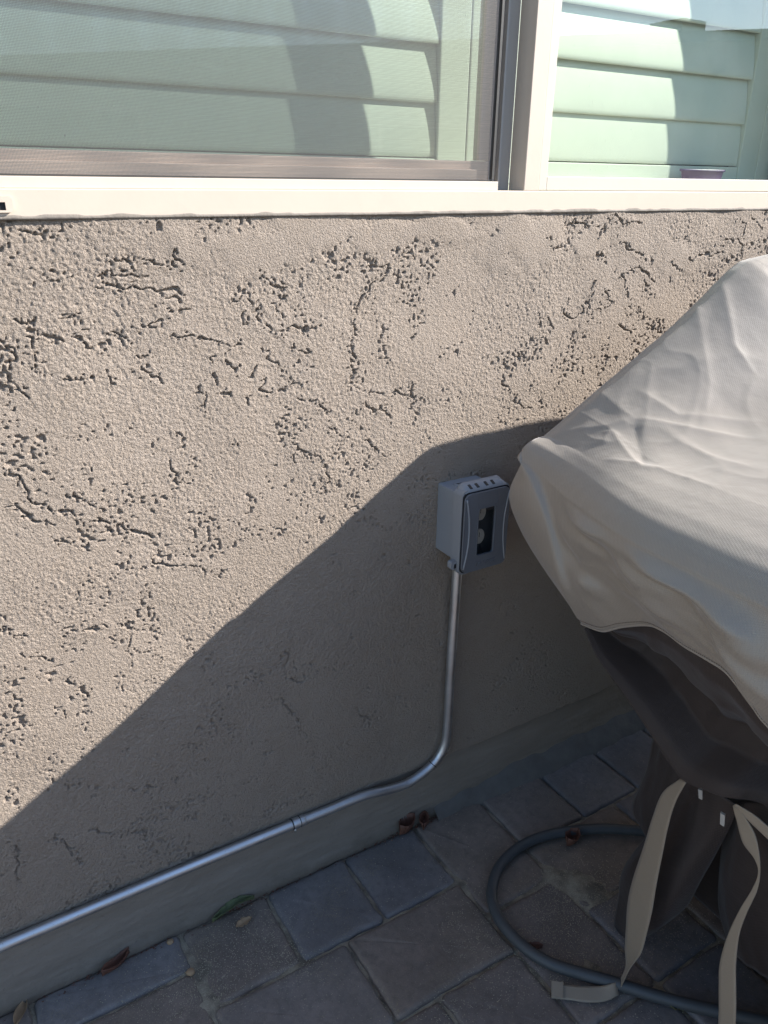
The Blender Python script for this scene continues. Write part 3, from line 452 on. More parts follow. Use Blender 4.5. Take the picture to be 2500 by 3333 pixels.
# ================================================================== WALL
def stucco_skin(root, x0, x1, st):
    xs = np.arange(x0, x1, st); zs = np.arange(.150, 1.2665, st)
    X, Z = np.meshgrid(xs, zs, indexing='ij')
    wx = X+.012*(vnoise(X, Z, .05, 21)-.5)+.004*(vnoise(X, Z, .014, 22)-.5); wz = Z+.012*(vnoise(X, Z, .05, 23)-.5)+.004*(vnoise(X, Z, .014, 24)-.5)
    smooth = np.zeros_like(X)
    for cx, cz, rx, rz in SMOOTH:
        d = np.sqrt(((wx-cx)/(rx+.01))**2+((wz-cz)/(rz+.008))**2)+.8*(vnoise(X, Z, .045, 31)-.5)+.5*(vnoise(X, Z, .016, 32)-.5)
        smooth = np.maximum(smooth, 1-sstep(.60, 1.25, d))
    # brushed grain: direction drifts over the wall
    g = .20*vnoise(X, Z, .0042, 53)+.95*vnoise(X, Z, .0024, 54)
    for k_, th in enumerate((.5, 1.2, 2.0, 2.8)):      # trowel strokes in patches of differing direction
        ca, sa = math.cos(th), math.sin(th); U = X*ca+Z*sa; V = -X*sa+Z*ca
        wgt = sstep(.45, .7, vnoise(X, Z, .17, 44+k_))
        g += wgt*(.26*vnoise(U, V*2.6, .0105, 64+k_)+.10*vnoise(U, V*3.0, .026, 68+k_)-.18)
    g = g-.66; amp = .45+.9*vnoise(X, Z, .11, 55)
    H = .0017*np.clip(g, -.55, .30)*amp*(1-.85*smooth)
    H += .0036*(vnoise(X, Z, .22, 61)-.5)+.0032*(vnoise(X, Z, .075, 62)-.5)+.0012*smooth
    # random specks
    sp = vnoise(X, Z, .0042, 71)*.6+vnoise(X, Z, .030, 72)*.35+vnoise(X, Z, .16, 73)*.25
    H -= .0036*sstep(.85, .92, sp)*(1-smooth)
    # torn pits along traced lines
    pit = np.zeros_like(X); near = np.zeros_like(X)
    jit = vnoise(X, Z, .006, 81); jit2 = vnoise(X, Z, .016, 82)
    def win(a, b, pad):
        x0, x1 = sorted((a[0], b[0])); z0, z1 = sorted((a[1], b[1]))
        i0 = max(0, int((x0-pad-xs[0])/st)); i1 = min(len(xs), int((x1+pad-xs[0])/st)+1)
        j0 = max(0, int((z0-pad-zs[0])/st)); j1 = min(len(zs), int((z1+pad-zs[0])/st)+1)
        return slice(i0, max(i0, i1)), slice(j0, max(j0, j1))
    for k, line in enumerate(CRACKS):
        for a, b in zip(line[:-1], line[1:]):
            sl_ = win(a, b, .03)
            if sl_[0].stop <= sl_[0].start or sl_[1].stop <= sl_[1].start: continue
            px, pz = X[sl_]+.010*(vnoise(X[sl_], Z[sl_], .011, 91)-.5), Z[sl_]+.010*(vnoise(X[sl_], Z[sl_], .011, 92)-.5)
            dx, dz = b[0]-a[0], b[1]-a[1]; L2 = dx*dx+dz*dz+1e-9
            t = np.clip(((px-a[0])*dx+(pz-a[1])*dz)/L2, 0, 1)
            d = np.hypot(px-a[0]-t*dx, pz-a[1]-t*dz)
            w = .0002+.0021*sstep(.40, .90, jit2[sl_])*(.3+jit[sl_])
            pit[sl_] = np.maximum(pit[sl_], 1-sstep(w*.7, w*1.05+.0011, d))
            near[sl_] = np.maximum(near[sl_], 1-sstep(.002, .013, d))
    pit *= sstep(.34, .56, vnoise(X, Z, .0085, 83)+.08)*sstep(.15, .42, vnoise(X, Z, .0032, 85)+.08)
    speck = sstep(.93, 1.0, vnoise(X, Z, .0034, 84)+.14*near)*sstep(.05, .5, near)
    pit = np.maximum(pit, speck*.8)
    depth = .0044
    fade = sstep(.15, .20, Z)
    H -= depth*pit*(.35+.65*fade)
    H += .0004*near*(1-pit)
    # bottom drip edge and the ragged top against the sill
    edge = 1-sstep(.150, .158, Z+.004*(vnoise(X, Z, .02, 95)-.5))
    Y = -.006-H+edge*.010-.0058*sstep(1.10, 1.262, Z)
    P = np.stack([X, Y, Z], -1).astype(np.float32)
    o = grid_mesh('stucco', P, M_STUCCO, root, flip=True)
def stucco_wall():
    root = empty('stucco_wall', (0, 0, 0), 'beige stucco house wall with rough torn trowel texture below the window', 'wall')
    def skin(x0, x1, st):
        stucco_skin(root, x0, x1, st)
    skin(-.16, 1.74, .0015); skin(-1.30, -.1605, .0042); skin(1.7390, 2.70, .0042)
    box('stucco', -2.2, -1.3045, -.006, .18, .152, 1.266, M_STUCCO, root)
    box('stucco', 2.6985, 4.2, -.006, .18, .152, 2.75, M_STUCCO, root)
    # the same render carried on beyond the photographed stretch
    box('stucco', 1.948, 2.698, -.006, .18, 1.268, 2.75, M_STUCCO, root)
    box('stucco', -2.2, -.72, -.006, .18, 1.266, 2.75, M_STUCCO, root)
    box('stucco', -.72, 1.948, -.006, .18, 2.32, 2.75, M_STUCCO, root)
    box('stucco', 1.812, 1.948, -.006, .18, 1.266, 2.32, M_STUCCO, root)
    # smooth painted foundation below
    nx = 900
    X, Z = np.meshgrid(np.linspace(-2.2, 4.2, nx), np.linspace(-.05, .156, 60), indexing='ij')
    Y = .0005+.0030*(vnoise(X, Z*2, .09, 101)-.5)+.0015*(vnoise(X, Z*4, .02, 102)-.5)-.004*(1-sstep(0, .03, Z))
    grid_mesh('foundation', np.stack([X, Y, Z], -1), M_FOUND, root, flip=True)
    # mortar fillet at the foot, wider to the right
    xs2 = np.linspace(.82, 2.6, 260)
    rows = []
    for x in xs2:
        wv = .010+.024*float(sstep(.86, 1.10, x)); wob = .004*math.sin(x*37)+.003*math.sin(x*91+1)
        rows.append([(x, .004, .016+wv*.9+wob), (x, -.004, .014+wv*.75+wob), (x, -.010-wv*.25, .010+wv*.3), (x, -.014-wv*.55+wob*.5, .003), (x, -.017-wv*.6+wob*.5, -.008)])
    grid_mesh('mortar_strip', np.array(rows), M_MORTAR, root)
    return root
stucco_wall()

# ================================================================== WINDOW
def window():
    root = empty('sliding_window', (.5, 0, 1.28), 'almond framed sliding window with bug screen over its left half', 'window')
    XL, XR, ZT = -.70, 1.79, 2.30
    B = .0015
    # bottom rail, jambs, head
    box('frame_rail', XL, XR+.02, -.0138, .10, 1.2655, 1.299, M_FRAME, root, B)
    box('frame_rail', XL, XR+.02, -.014, .10, ZT, ZT+.02, M_FRAME, root, B)
    box('frame_jamb', XR-.015, XR+.02, -.012, .10, 1.2995, ZT-.001, M_FRAME, root, B)
    box('frame_jamb', XL-.03, XL, -.012, .10, 1.2995, ZT-.001, M_FRAME, root, B)
    # ragged caulk line under the rail
    xs = np.linspace(-.35, 1.72, 700); rng = np.random.RandomState(5)
    n1 = vnoise(xs, xs*0, .018, 5); n2 = vnoise(xs, xs*0, .2, 6)
    rows = []
    for x, a, b in zip(xs, n1, n2):
        h = .0012+.0040*max(0, a-.35)*(.4+b)
        rows.append([(x, -.0139, 1.2668+h), (x, -.0147, 1.2655+h*.5), (x, -.0142, 1.2645-h*.2), (x, -.004, 1.2630)])
    grid_mesh('caulk', np.array(rows), M_FOUND, root)
    # centre mullion and fixed lite
    box('mullion', .936, .9675, -.013, .027, 1.2992, ZT, M_FRAME, root, .001)
    fx = [box('glazing_bead', .9685, .986, -.0115, .020, 1.3000, ZT-.002, M_BEAD, root, .001),
          box('glazing_bead', .9862, XR-.016, -.0115, .020, 1.3000, 1.3215, M_BEAD, root, .001)]
    g = box('glass_pane', .984, XR-.014, .0105, .0145, 1.319, ZT-.002, M_GLASS2, root)
    # rear track and interlock behind the mullion (grey, in its shade)
    box('track', .887, .9355, .027, .0335, 1.2992, ZT, M_JAMB, root, .0008)
    box('track_rib', .904, .9075, .018, .0268, 1.2994, ZT, M_JAMB, root)
    # screen track lip
    box('screen_track', XL, .8835, -.009, .003, 1.2992, 1.3125, M_BEAD, root, .0008)
    # moving sash behind the screen
    sash = box('sash', XL+.005, .886, .020, .034, 1.2995, 1.343, M_SASH, root, .0015)
    box('sash_stile', .862, .8865, .0185, .0345, 1.3436, ZT-.01, M_SASH, sash, .0015)
    box('glazing_bead', XL+.006, .8600, .0155, .0195, 1.3005, 1.3300, M_SASH, sash, .0008)
    box('glass_pane', XL+.005, .8618, .024, .028, 1.3432, ZT-.01, M_GLASS, sash)
    # screen: thin dark frame + real woven wires
    scr = box('insect_screen', XL+.004, .8835, .0065, .0105, 1.3130, 1.3152, M_SCRFRAME, root)
    box('screen_frame', .8812, .8855, .005, .0125, 1.3155, ZT-.006, M_SCRFRAME, scr)
    bm = bmesh.new(); r = .00021
    def wire(a, b):
        a, b = Vector(a), Vector(b); d = (b-a).normalized()
        s1 = Vector((0, 1, 0)); s2 = d.cross(s1)
        A = [bm.verts.new(a+s1*r*math.cos(q)+s2*r*math.sin(q)) for q in (0, 2.094, 4.189)]
        Bv = [bm.verts.new(b+s1*r*math.cos(q)+s2*r*math.sin(q)) for q in (0, 2.094, 4.189)]
        for i in range(3): bm.faces.new((A[i], A[(i+1) % 3], Bv[(i+1) % 3], Bv[i]))
    x = -.30
    while x < .8805: wire((x, .0085, 1.3150), (x+random.uniform(-.0002, .0002), .0085, 1.80)); x += .00155
    z = 1.3160
    while z < 1.80: wire((-.30, .0085, z), (.8815, .0085, z+random.uniform(-.0002, .0002))); z += .00155
    m = from_bm('screen_mesh', bm, M_WIRE, scr); m['kind'] = 'stuff'
    # weep-hole cover on the rail
    poly = rrect(.097, .1475, 1.2725, 1.2905, .005)
    wc = prism('weep_cover', poly, -.0175, -.0142, M_FRAME, root, holes=[[(.105, 1.2750), (.139, 1.2750), (.139, 1.2840), (.105, 1.2840)]])
    box('weep_slot', .1052, .1388, -.0150, -.0143, 1.2752, 1.2838, M_BLACK, wc)
    return root
window()

# interior: dim box behind the shutters
room = empty('room_interior', (.5, .4, 1.3), kind='structure')
box('room_wall', -1.5, 2.6, 1.6, 1.62, .6, 2.7, M_DARKROOM, room)
box('room_wall', -1.52, -1.5, .19, 1.6, .6, 2.7, M_DARKROOM, room); box('room_wall', 2.6, 2.62, .19, 1.6, .6, 2.7, M_DARKROOM, room)
box('room_ceiling', -1.5, 2.6, .182, 1.62, 2.7, 2.72, M_DARKROOM, room); box('room_floor', -1.5, 2.6, .182, 1.62, .58, .6, M_DARKROOM, room)
box('inner_sill', -.74, 1.85, .101, .182, 1.29, 1.3075, M_SHUT, room, .001)
box('window_reveal', 1.812, 1.835, .101, .182, 1.308, 2.3, M_SHUT, room); box('window_reveal', -.76, -.735, .101, .182, 1.308, 2.3, M_SHUT, room)
box('window_reveal', -.735, 1.812, .101, .182, 2.305, 2.33, M_SHUT, room)

box('shutter_post', .9185, .9665, .128, .160, 1.3085, 2.28, M_SHUT, room, .002); box('shutter_post', 1.7395, 1.79, .128, .160, 1.3085, 2.28, M_SHUT, room, .002)
def shutter(x0, x1, label, flip):
    """louvre panel: blades closed, lower edge outward"""
    root = empty('plantation_shutter', ((x0+x1)/2, .145, 1.31), label, 'shutter', 'plantation shutters behind the window')
    YC = .143
    st = .060
    box('stile', x0, x0+st, YC-.014, YC+.014, 1.3085, 2.28, M_SHUT, root, .002)
    box('stile', x1-st, x1, YC-.014, YC+.014, 1.3085, 2.28, M_SHUT, root, .002)
    box('rail', x0+st+.001, x1-st-.001, YC-.012, YC+.014, 1.3085, 1.3475, M_SHUT, root, .002)
    box('rail', x0+st+.001, x1-st-.001, YC-.014, YC+.014, 2.22, 2.28, M_SHUT, root, .002)
    # blade section
    W, T = .0950, .0085; n = 22
    a = np.linspace(0, 2*np.pi, n, endpoint=False)
    sec = np.column_stack([np.sign(np.sin(a))*np.abs(np.sin(a))**.62*T/2, np.cos(a)*W/2])
    pitch = .0866; base = 1.4325   # z of the lower edges
    zedge = [base-pitch+.0035]+[base+i*pitch for i in range(10)]
    proto = None
    for i, ze in enumerate(zedge):
        tilt = math.radians((5.0, 7.5, 9.5, 10)[min(i, 3)])
        c, s = math.cos(tilt), math.sin(tilt)
        # local: y out, z along blade; bottom edge toward -y
        R = np.array([[ -c*p[0]-s*(-p[1]) , 0] for p in sec])
        ring = [(YC-.002+(p[0]*c+p[1]*s), ze+W/2*c+(p[1]*c-p[0]*s)) for p in sec]
        bm = bmesh.new()
        A = [bm.verts.new((x0+st+.0015, y, z)) for y, z in ring]; B2 = [bm.verts.new((x1-st-.0015, y, z)) for y, z in ring]
        for j in range(n): bm.faces.new((A[j], A[(j+1) % n], B2[(j+1) % n], B2[j]))
        bm.faces.new([bm.verts.new(v.co) for v in A[::-1]]); bm.faces.new([bm.verts.new(v.co) for v in B2])
        o = from_bm('louver', bm, M_SHUT, root)
        for p in o.data.polygons: p.use_smooth = len(p.vertices) == 4
    return root
shutter(-.695, .917, 'white louvred shutter behind the screened left half of the window', False)
shutter(.968, 1.738, 'white louvred shutter behind the clear right half of the window', True)
# purple tub on the inner sill
def tub():
    root = empty('plastic_tub', (1.505, .0875, 1.3), 'small purple plastic tub on the sill behind the right pane', 'tub')
    n = 40; prof = [(.050, .006, 1.3002), (.060, .010, 1.318), (.066, .012, 1.336), (.071, .0135, 1.3365), (.071, .0135, 1.3405), (.065, .011, 1.3405), (.058, .009, 1.318), (.048, .005, 1.304)]
    P = np.array([[(1.505+rx*math.cos(t), .087+ry*math.sin(t), z) for t in np.linspace(0, 2*math.pi, n+1)] for rx, ry, z in prof])
    grid_mesh('tub_wall', P, M_PURPLE, root)
    bm = bmesh.new(); bm.faces.new([bm.verts.new((1.505+.05*math.cos(t), .087+.006*math.sin(t), 1.3004)) for t in np.linspace(0, 2*math.pi, n, endpoint=False)])
    from_bm('tub_base', bm, M_PURPLE, root)
tub()

# ================================================================== OUTLET BOX + CONDUIT
def outlet():
    root = empty('outlet_box', (.837, 0, .67), 'grey weatherproof outlet box with clear-window cover mounted on the stucco', 'outlet')
    # box body, open front so the receptacle shows
    bm = bmesh.new(); bm_box(bm, .7925, .880, -.062, -.003, .672, .8035, .003)
    from_bm('box_body', bm, M_BOX, root)
    # knockout plug on top
    bm = bmesh.new(); bmesh.ops.create_cone(bm, cap_ends=True, segments=28, radius1=.0115, radius2=.0105, depth=.003, matrix=Matrix.Translation((.823, -.030, .8045)))
    pl = from_bm('knockout_plug', bm, M_BOX, root)
    box('plug_slot', .8155, .8305, -.0312, -.0288, .8058, .8064, M_METAL, pl)
    # cover base flange: a shallow hollow frame
    F0, F1, G0, G1 = .7855, .8905, .6545, .8155
    outer = rrect(F0, F1, G0, G1, .011); inner = rrect(F0+.010, F1-.010, G0+.012, G1-.012, .008)
    prism('cover_base', outer, -.088, -.0625, M_BOX, root, holes=[inner])
    box('back_plate', F0+.0095, F1-.0095, -.0655, -.0628, G0+.0115, G1-.0115, M_BLACK, root)
    # sloping hinge hood on top with four vent slots
    def hood():
        bm = bmesh.new()
        xs = np.linspace(.790, .886, 25); prof = [(-.0625, .812), (-.0630, .8215), (-.0660, .8242), (-.0700, .8238), (-.0895, .8148), (-.0895, .8110)]
        V = []
        for x in xs:
            k = min(1, min(x-.790, .886-x)/.010); k = math.sin(k*math.pi/2)
            V.append([bm.verts.new((x, y, .8115+(z-.8115)*(.15+.85*k))) for y, z in prof])
        for a, b in zip(V[:-1], V[1:]):
            for j in range(len(prof)-1): bm.faces.new((a[j], a[j+1], b[j+1], b[j]))
        bm.faces.new(V[0]); bm.faces.new(V[-1][::-1])
        return from_bm('hinge_hood', bm, M_BOX, root, smooth=True)
    hd = hood()
    for xc in (.8065, .8215, .8415, .8565):
        # slots follow the slope of the hood
        bm = bmesh.new(); bm_box(bm, xc-.0026, xc+.0026, -.0855, -.0765, .8165, .8212)
        for v in bm.verts: v.co.z = .8156+(v.co.y+.0895)*.458+(.0003 if v.co.z > .819 else -.003)
        from_bm('vent_slot', bm, M_BLACK, hd)
    # dark gasket gap, then lid
    prism('gasket', rrect(F0+.0010, F1-.0010, G0+.0012, G1-.0030, .011), -.0905, -.0881, M_BLACK, root, holes=[inner])
    L0, L1, K0, K1 = F0+.0024, F1-.0024, G0+.0026, G1-.0050
    win = rrect(.8185, .8575, .6865, .7790, .0055)
    lid = prism('lid', rrect(L0, L1, K0, K1, .0125, 10), -.0945, -.0898, M_LID, root, holes=[win])
    # bowed grips: raised curved ribs left and right
    def arc(xa, bul):
        t = np.linspace(0, 1, 26)
        return [(xa+bul*math.sin(math.pi*q)**.9, -.0949, .8020-(.8020-.6660)*q) for q in t]
    tube('grip_rib', arc(.7905, .0090), .0019, M_BOX, lid, 8, 1); tube('grip_rib', arc(.8862, -.0085), .0014, M_BOX, lid, 8, 1)
    tube('edge_rib', [(.7875, -.0948, .8030), (.7872, -.0948, .735), (.7875, -.0948, .6650)], .0007, M_LID, lid, 6, 4)
    # window rim and smoky pane
    prism('window_rim', rrect(.8175, .8585, .6855, .7800, .0062), -.0953, -.0944, M_LID, lid, holes=[rrect(.8190, .8570, .6870, .7785, .0052)])
    prism('window_pane', rrect(.8184, .8576, .6864, .7791, .0055), -.0915, -.0908, M_TINT, lid)
    # duplex receptacle inside
    box('receptacle_plate', .8130, .8800, -.0705, -.0658, .6680, .8000, M_HOSE, root, .001)
    for zc in (.7600, .7130):
        bm = bmesh.new(); pts = []
        for i in range(40):
            t = 2*math.pi*i/40; x = .0172*math.cos(t)-.0165; z = max(-.0145, min(.0145, .0175*math.sin(t))); pts.append((.8510+x, zc+z))
        rc = prism('receptacle_face', pts, -.0738, -.0706, M_RECEPT, root)
        box('slot', .8390, .8402, -.0741, -.0737, zc-.0010, zc+.0085, M_BLACK, rc); box('slot', .8270, .8282, -.0741, -.0737, zc-.0005, zc+.0075, M_BLACK, rc)
        bm.free()
    # embossed lettering
    def text(s, size, x, z, shear, name):
        cu = bpy.data.curves.new(name, 'FONT'); cu.body = s; cu.size = size; cu.extrude = .0009; cu.shear = shear; cu.align_x = 'CENTER'
        tmp = bpy.data.objects.new(name, cu); COL.objects.link(tmp)
        bpy.context.view_layer.update()
        me = bpy.data.meshes.new_from_object(tmp.evaluated_get(bpy.context.evaluated_depsgraph_get()))
        bpy.data.objects.remove(tmp)
        me.transform(Matrix.Translation((x, -.0946, z)) @ Matrix.Rotation(math.pi/2, 4, 'X'))
        me.materials.clear(); return link(name, me, M_LID, lid)
    text('TAYMAC', .0120, .8390, .6665, .25, 'maker_lettering')
    for a in ((.8145, .8600, .8055, .8060), (.8145, .8600, .7835, .7840)): box('label_border', a[0], a[1], -.0949, -.0944, a[2], a[3], M_LID, lid)
    for a in ((.8140, .8145), (.8600, .8605)): box('label_border', a[0], a[1], -.0949, -.0944, .7835, .8060, M_LID, lid)
    # latch tab lower left
    lt = prism('latch_tab', rrect(.7735, .7865, .6640, .6790, .004), -.082, -.070, M_BOX, root)
    box('latch_slot', .7795, .7835, -.0832, -.0818, .6665, .6745, M_BLACK, lt)
    prism('lower_lip', [(.7800, .6660), (.7870, .6560), (.7960, .6490), (.8120, .6480), (.8170, .6548), (.8000, .6548)], -.082, -.060, M_BOX, root)
    # mounting screw glints
    return root
outlet()

def conduit():
    root = empty('conduit', (.8, -.02, .16), 'shiny galvanised conduit running along the wall foot and up to the outlet box', 'pipe')
    path = [(-1.6, -.0165, .1640), (-.6, -.0165, .1640), (-.049, -.0165, .1640), (.190, -.0165, .1640), (.330, -.0170, .1630), (.483, -.0170, .1610), (.560, -.0175, .1600), (.600, -.018, .1605), (.640, -.019, .1585), (.685, -.0205, .1500), (.730, -.0215, .1455), (.765, -.022, .1540), (.795, -.0225, .1685), (.8145, -.023, .1880), (.8260, -.024, .2160), (.8285, -.0245, .2600), (.8285, -.0250, .3220), (.8275, -.0262, .3790), (.8265, -.029, .5200), (.8262, -.0310, .6050), (.8260, -.0320, .6750)]
    tube('pipe', path, .0096, M_STEEL, root, 24, 10)
    # coupling clip where two lengths meet
    cpl = tube('coupling', [(.4705, -.0170, .1612), (.4835, -.0170, .1611), (.4965, -.0170, .1608)], .0108, M_STEEL, root, 24, 3)
    tube('coupling_groove', [(.4852, -.0170, .1611), (.4868, -.0170, .1611)], .0110, M_BLACK, cpl, 24, 1)
    tube('coupling_lip', [(.4690, -.0170, .1612), (.4708, -.0170, .1612)], .0114, M_METAL, cpl, 24, 1)
    tube('screw', [(.4760, -.018, .1485), (.4760, -.018, .1430)], .0028, M_STEEL, cpl, 10, 1)
    # seam at the bend
    tube('seam', [(.7962, -.0226, .1694), (.7974, -.0226, .1705)], .0099, M_BLACK, root, 24, 1)
    tube('box_connector', [(.8261, -.0318, .6560), (.8260, -.0320, .6725)], .0128, M_STEEL, root, 20, 1)
conduit()

# ================================================================== GRILL COVER
def polyline_d(X, Y, line):
    D = np.full(X.shape, 9.0); S = np.zeros(X.shape); T = np.zeros(X.shape); tot = 0.0
    segs = list(zip(line[:-1], line[1:])); Ls = [math.hypot(b[0]-a[0], b[1]-a[1]) for a, b in segs]; LT = sum(Ls)
    for (a, b), L in zip(segs, Ls):
        dx, dy = b[0]-a[0], b[1]-a[1]
        t = np.clip(((X-a[0])*dx+(Y-a[1])*dy)/(L*L+1e-9), 0, 1)
        ex, ey = X-a[0]-t*dx, Y-a[1]-t*dy; d = np.hypot(ex, ey)
        side = np.sign(dx*ey-dy*ex); m = d < D
        D = np.where(m, d, D); S = np.where(m, side, S); T = np.where(m, (tot+t*L)/LT, T); tot += L
    return D, S, T
def cover():
    root = empty('grill_cover', (1.5, -.5, 0), 'light taupe fabric grill cover with dark brown lower panels, draped beside the wall', 'grill cover')
    nx, ny = 300, 150
    # ---- top as a height field between back edge y=-.2 and front edge y=-.8
    kx = [.803, .812, .826, .846, .90, .987, 1.10, 1.172, 1.222, 1.25, 1.34, 1.50, 1.85, 2.0, 2.25, 2.29]
    kz = [.884, .905, .922, .939, .9775, 1.034, 1.107, 1.154, 1.189, 1.203, 1.212, 1.216, 1.210, 1.10, .935, .89]
    u = np.concatenate([np.linspace(.803, .90, 60, endpoint=False), np.linspace(.90, 1.35, 170, endpoint=False), np.linspace(1.35, 2.29, nx-230)])
    v = np.linspace(0, 1, ny)
    X, Vv = np.meshgrid(u, v, indexing='ij')
    Yb = np.interp(u, [.803, .86, .99, 1.1, 1.172, 1.225, 2.29], [-.201, -.206, -.216, -.222, -.220, -.218, -.218])[:, None]
    Y = Yb+(-.80-Yb)*Vv
    Z = np.interp(u, kx, kz)[:, None]+np.zeros_like(Y)
    fwd = sstep(.205, .46, -Y)
    Zt = np.interp(u[:, None]+0*Y, [.803, .812, .826, .846, .90, 1.3, 1.4, 2.0, 2.25, 2.29], [.899, .914, .926, .936, .954, 1.062, 1.065, 1.06, .935, .89])
    Z = Z*(1-.97*fwd)+Zt*.97*fwd
    for _ in range(4):
        Z[1:-1] = (Z[:-2]*.25+Z[1:-1]*.5+Z[2:]*.25)
    # corner P is tighter than the rest of the side edge
    X = X-.066*sstep(.22, .52, -Y)*np.clip((1.05-X)/.25, 0, 1)
    tight = np.exp(-((Y+.20)/.09)**2)
    Z += tight*.026*np.clip((.850-u[:, None])/.047, 0, 1)
    # rounding along back and front edges
    db = np.minimum(Yb-Y, Y+.80); Z -= .007*(1-sstep(0, .022, db))*sstep(.82, .90, u[:, None]+0*X)
    # sag between supports
    Z -= .006*np.sin(np.pi*np.clip((X-.83)/.40, 0, 1))*np.sin(np.pi*np.clip((-.25-Y)/.5, 0, 1))
    onh = sstep(.83, .90, X)*(1-sstep(1.35, 1.5, X))
    # broad waves and creases
    Z += (.0045*(vnoise(X, Y, .17, 201)-.5)+.0026*(vnoise(X*.7+Y*.7, Y*.7-X*.7, .06, 202)-.5)+.0012*(vnoise(X, Y, .028, 203)-.5))*sstep(.815, .87, X)
    for sc_, am, sd_ in ((.17, .0016, 241), (.085, .0009, 242)):
        rn = 1-np.abs(2*vnoise(X*.8+Y*.6, (Y*.8-X*.6)*1.3, sc_, sd_)-1)
        Z += am*rn**7*sstep(.82, .88, X)
    amps = [.0030, .0026, .0032, -.0028, .0022, .0022, .0, .0, .0020, .003, .002, .0022, .0022]
    for line, a in zip(CREASES, amps):
        if not a: continue
        D, S, T = polyline_d(X, Y, [(p[0], p[1]) for p in line])
        tap = sstep(0, .12, T)*(1-sstep(.75, 1.0, T))
        w = .0050
        Z += a*.95*(np.exp(-np.sqrt(D*D+.0012**2)/.0085))*(.25+.75*tap)-a*.55*S*np.exp(-D/.014)*(D/.014)*tap
    top = np.stack([X, Y, Z], -1)
    # ---- left skirt: below x=.803 edge
    ms = 70; fold = catmull(FOLD, ms); hem = catmull(HEM, ny)
    T0 = top[0]
    s = v
    L = np.zeros((ms, ny, 3)); f = np.linspace(0, 1, ms)[:, None]
    for j in range(ny):
        a, b = T0[j], hem[j]
        base = a+(b-a)*f
        base[:, 0] += -.016*np.sin(np.pi*f[:, 0])
        fc = a+(fold-fold[0])+((b-a)-(fold[-1]-fold[0]))*f
        w = math.exp(-(s[j]/.10)**1.4)
        L[:, j] = base*(1-w)+fc*w
    FF, VV = np.meshgrid(f[:, 0], s, indexing='ij')
    env = np.sin(np.pi*np.clip(FF, 0, 1)*.9)**1.3
    yy = VV*.6
    fold_n = (.034*(vnoise(yy+FF*.03, FF*.10, .085, 211)-.5)+.020*(vnoise(yy-FF*.12, FF*.30, .05, 212)-.5))*sstep(.04, .18, VV)
    L[..., 0] += fold_n*env
    # puckers just below the edge, which catch the sun
    for yc, fc_, a, wy in ((.19, .13, .016, .045), (.36, .15, .018, .075), (.44, .22, .012, .04)):
        L[..., 0] -= a*np.exp(-((yy-yc)/wy)**2-((FF-fc_)/.075)**2)*sstep(0, .06, FF)
    # ---- back skirt
    nb = 90; ux = u[::1]
    back_cp = catmull(BACK, ms)
    nbk = 80; bx = np.linspace(0, 1, nbk)
    top_back = top[:, 0]
    sel = np.unique(np.round(np.linspace(0, nx-1, nbk)).astype(int))
    def back_skirt():
        cols = []
        arc = np.concatenate([[0], np.cumsum(np.linalg.norm(np.diff(top_back, axis=0), axis=1))])
        for i in range(nx):
            a = top_back[i]; d = a[0]-.803
            zb = .705+.01*math.sin(a[0]*9)
            b = np.array([max(a[0], .90)+.0, -.195-.012*math.sin(a[0]*14), zb])
            straight = a+(b-a)*f; straight[:, 1] += .012*np.sin(np.pi*f[:, 0])*math.sin(a[0]*21)
            # blend fold -> silhouette curve -> straight panel
            t1 = min(1, d/.030)
            c0 = L[:, 0]; c1 = back_cp+(a-back_cp[0])*(1-f)
            if d < .030: col = c0*(1-t1)+c1*t1 if t1 > 0 else c0.copy()
            else:
                t2 = float(sstep(0, 1, min(1, (d-.030)/.10))); col = c1*(1-t2)+straight*t2
            if i == 0: col = c0.copy()
            col[0] = a
            cols.append(col)
        return np.array(cols)
    Bk = back_skirt()
    # right and front skirts, straight (outside the photo)
    def merge(name, grids, mat, parent):
        vs, fs, o = [], [], 0
        for P, flip in grids:
            m, n = P.shape[:2]; idx = np.arange(m*n).reshape(m, n)+o
            a, b, c, d = idx[:-1, :-1], idx[1:, :-1], idx[1:, 1:], idx[:-1, 1:]
            fs.append(np.stack([a, d, c, b] if flip else [a, b, c, d], -1).reshape(-1, 4)); vs.append(P.reshape(-1, 3)); o += m*n
        vs = np.concatenate(vs); fs = np.concatenate(fs)
        me = bpy.data.meshes.new(name); me.from_pydata([tuple(q) for q in vs], [], [tuple(int(i) for i in q) for q in fs])
        bm = bmesh.new(); bm.from_mesh(me); bmesh.ops.remove_doubles(bm, verts=bm.verts, dist=1e-5)
        bmesh.ops.recalc_face_normals(bm, faces=bm.faces); bm.to_mesh(me); bm.free()
        ob = link(name, me, mat, parent, True)
        md = ob.modifiers.new('thickness', 'SOLIDIFY'); md.thickness = .0012; md.offset = -1
        return ob
    front = np.stack([top[:, -1]+(np.array([0, -.02, 0])+0*top[:, -1])*q+np.column_stack([np.zeros(nx), .01*q*np.sin(u*17), (.69-top[:, -1, 2])*q]) for q in np.linspace(0, 1, 24)], 0)
    front[:, 0] = front[:, 0]
    right = np.stack([top[-1]+np.column_stack([.02*q+.008*q*np.sin(top[-1, :, 1]*20), np.zeros(ny), (.69-top[-1, :, 2])*q]) for q in np.linspace(0, 1, 24)], 0)
    # tie the front skirt to the left skirt at the corner
    lc = L[:, -1]
    fi = np.linspace(0, ms-1, 24)
    lcs = np.stack([np.interp(fi, np.arange(ms), lc[:, k_]) for k_ in range(3)], -1)
    w = np.exp(-((u-u[0])/.05)**2)[None, :, None]
    front = front*(1-w)+(lcs[:, None, :])*w
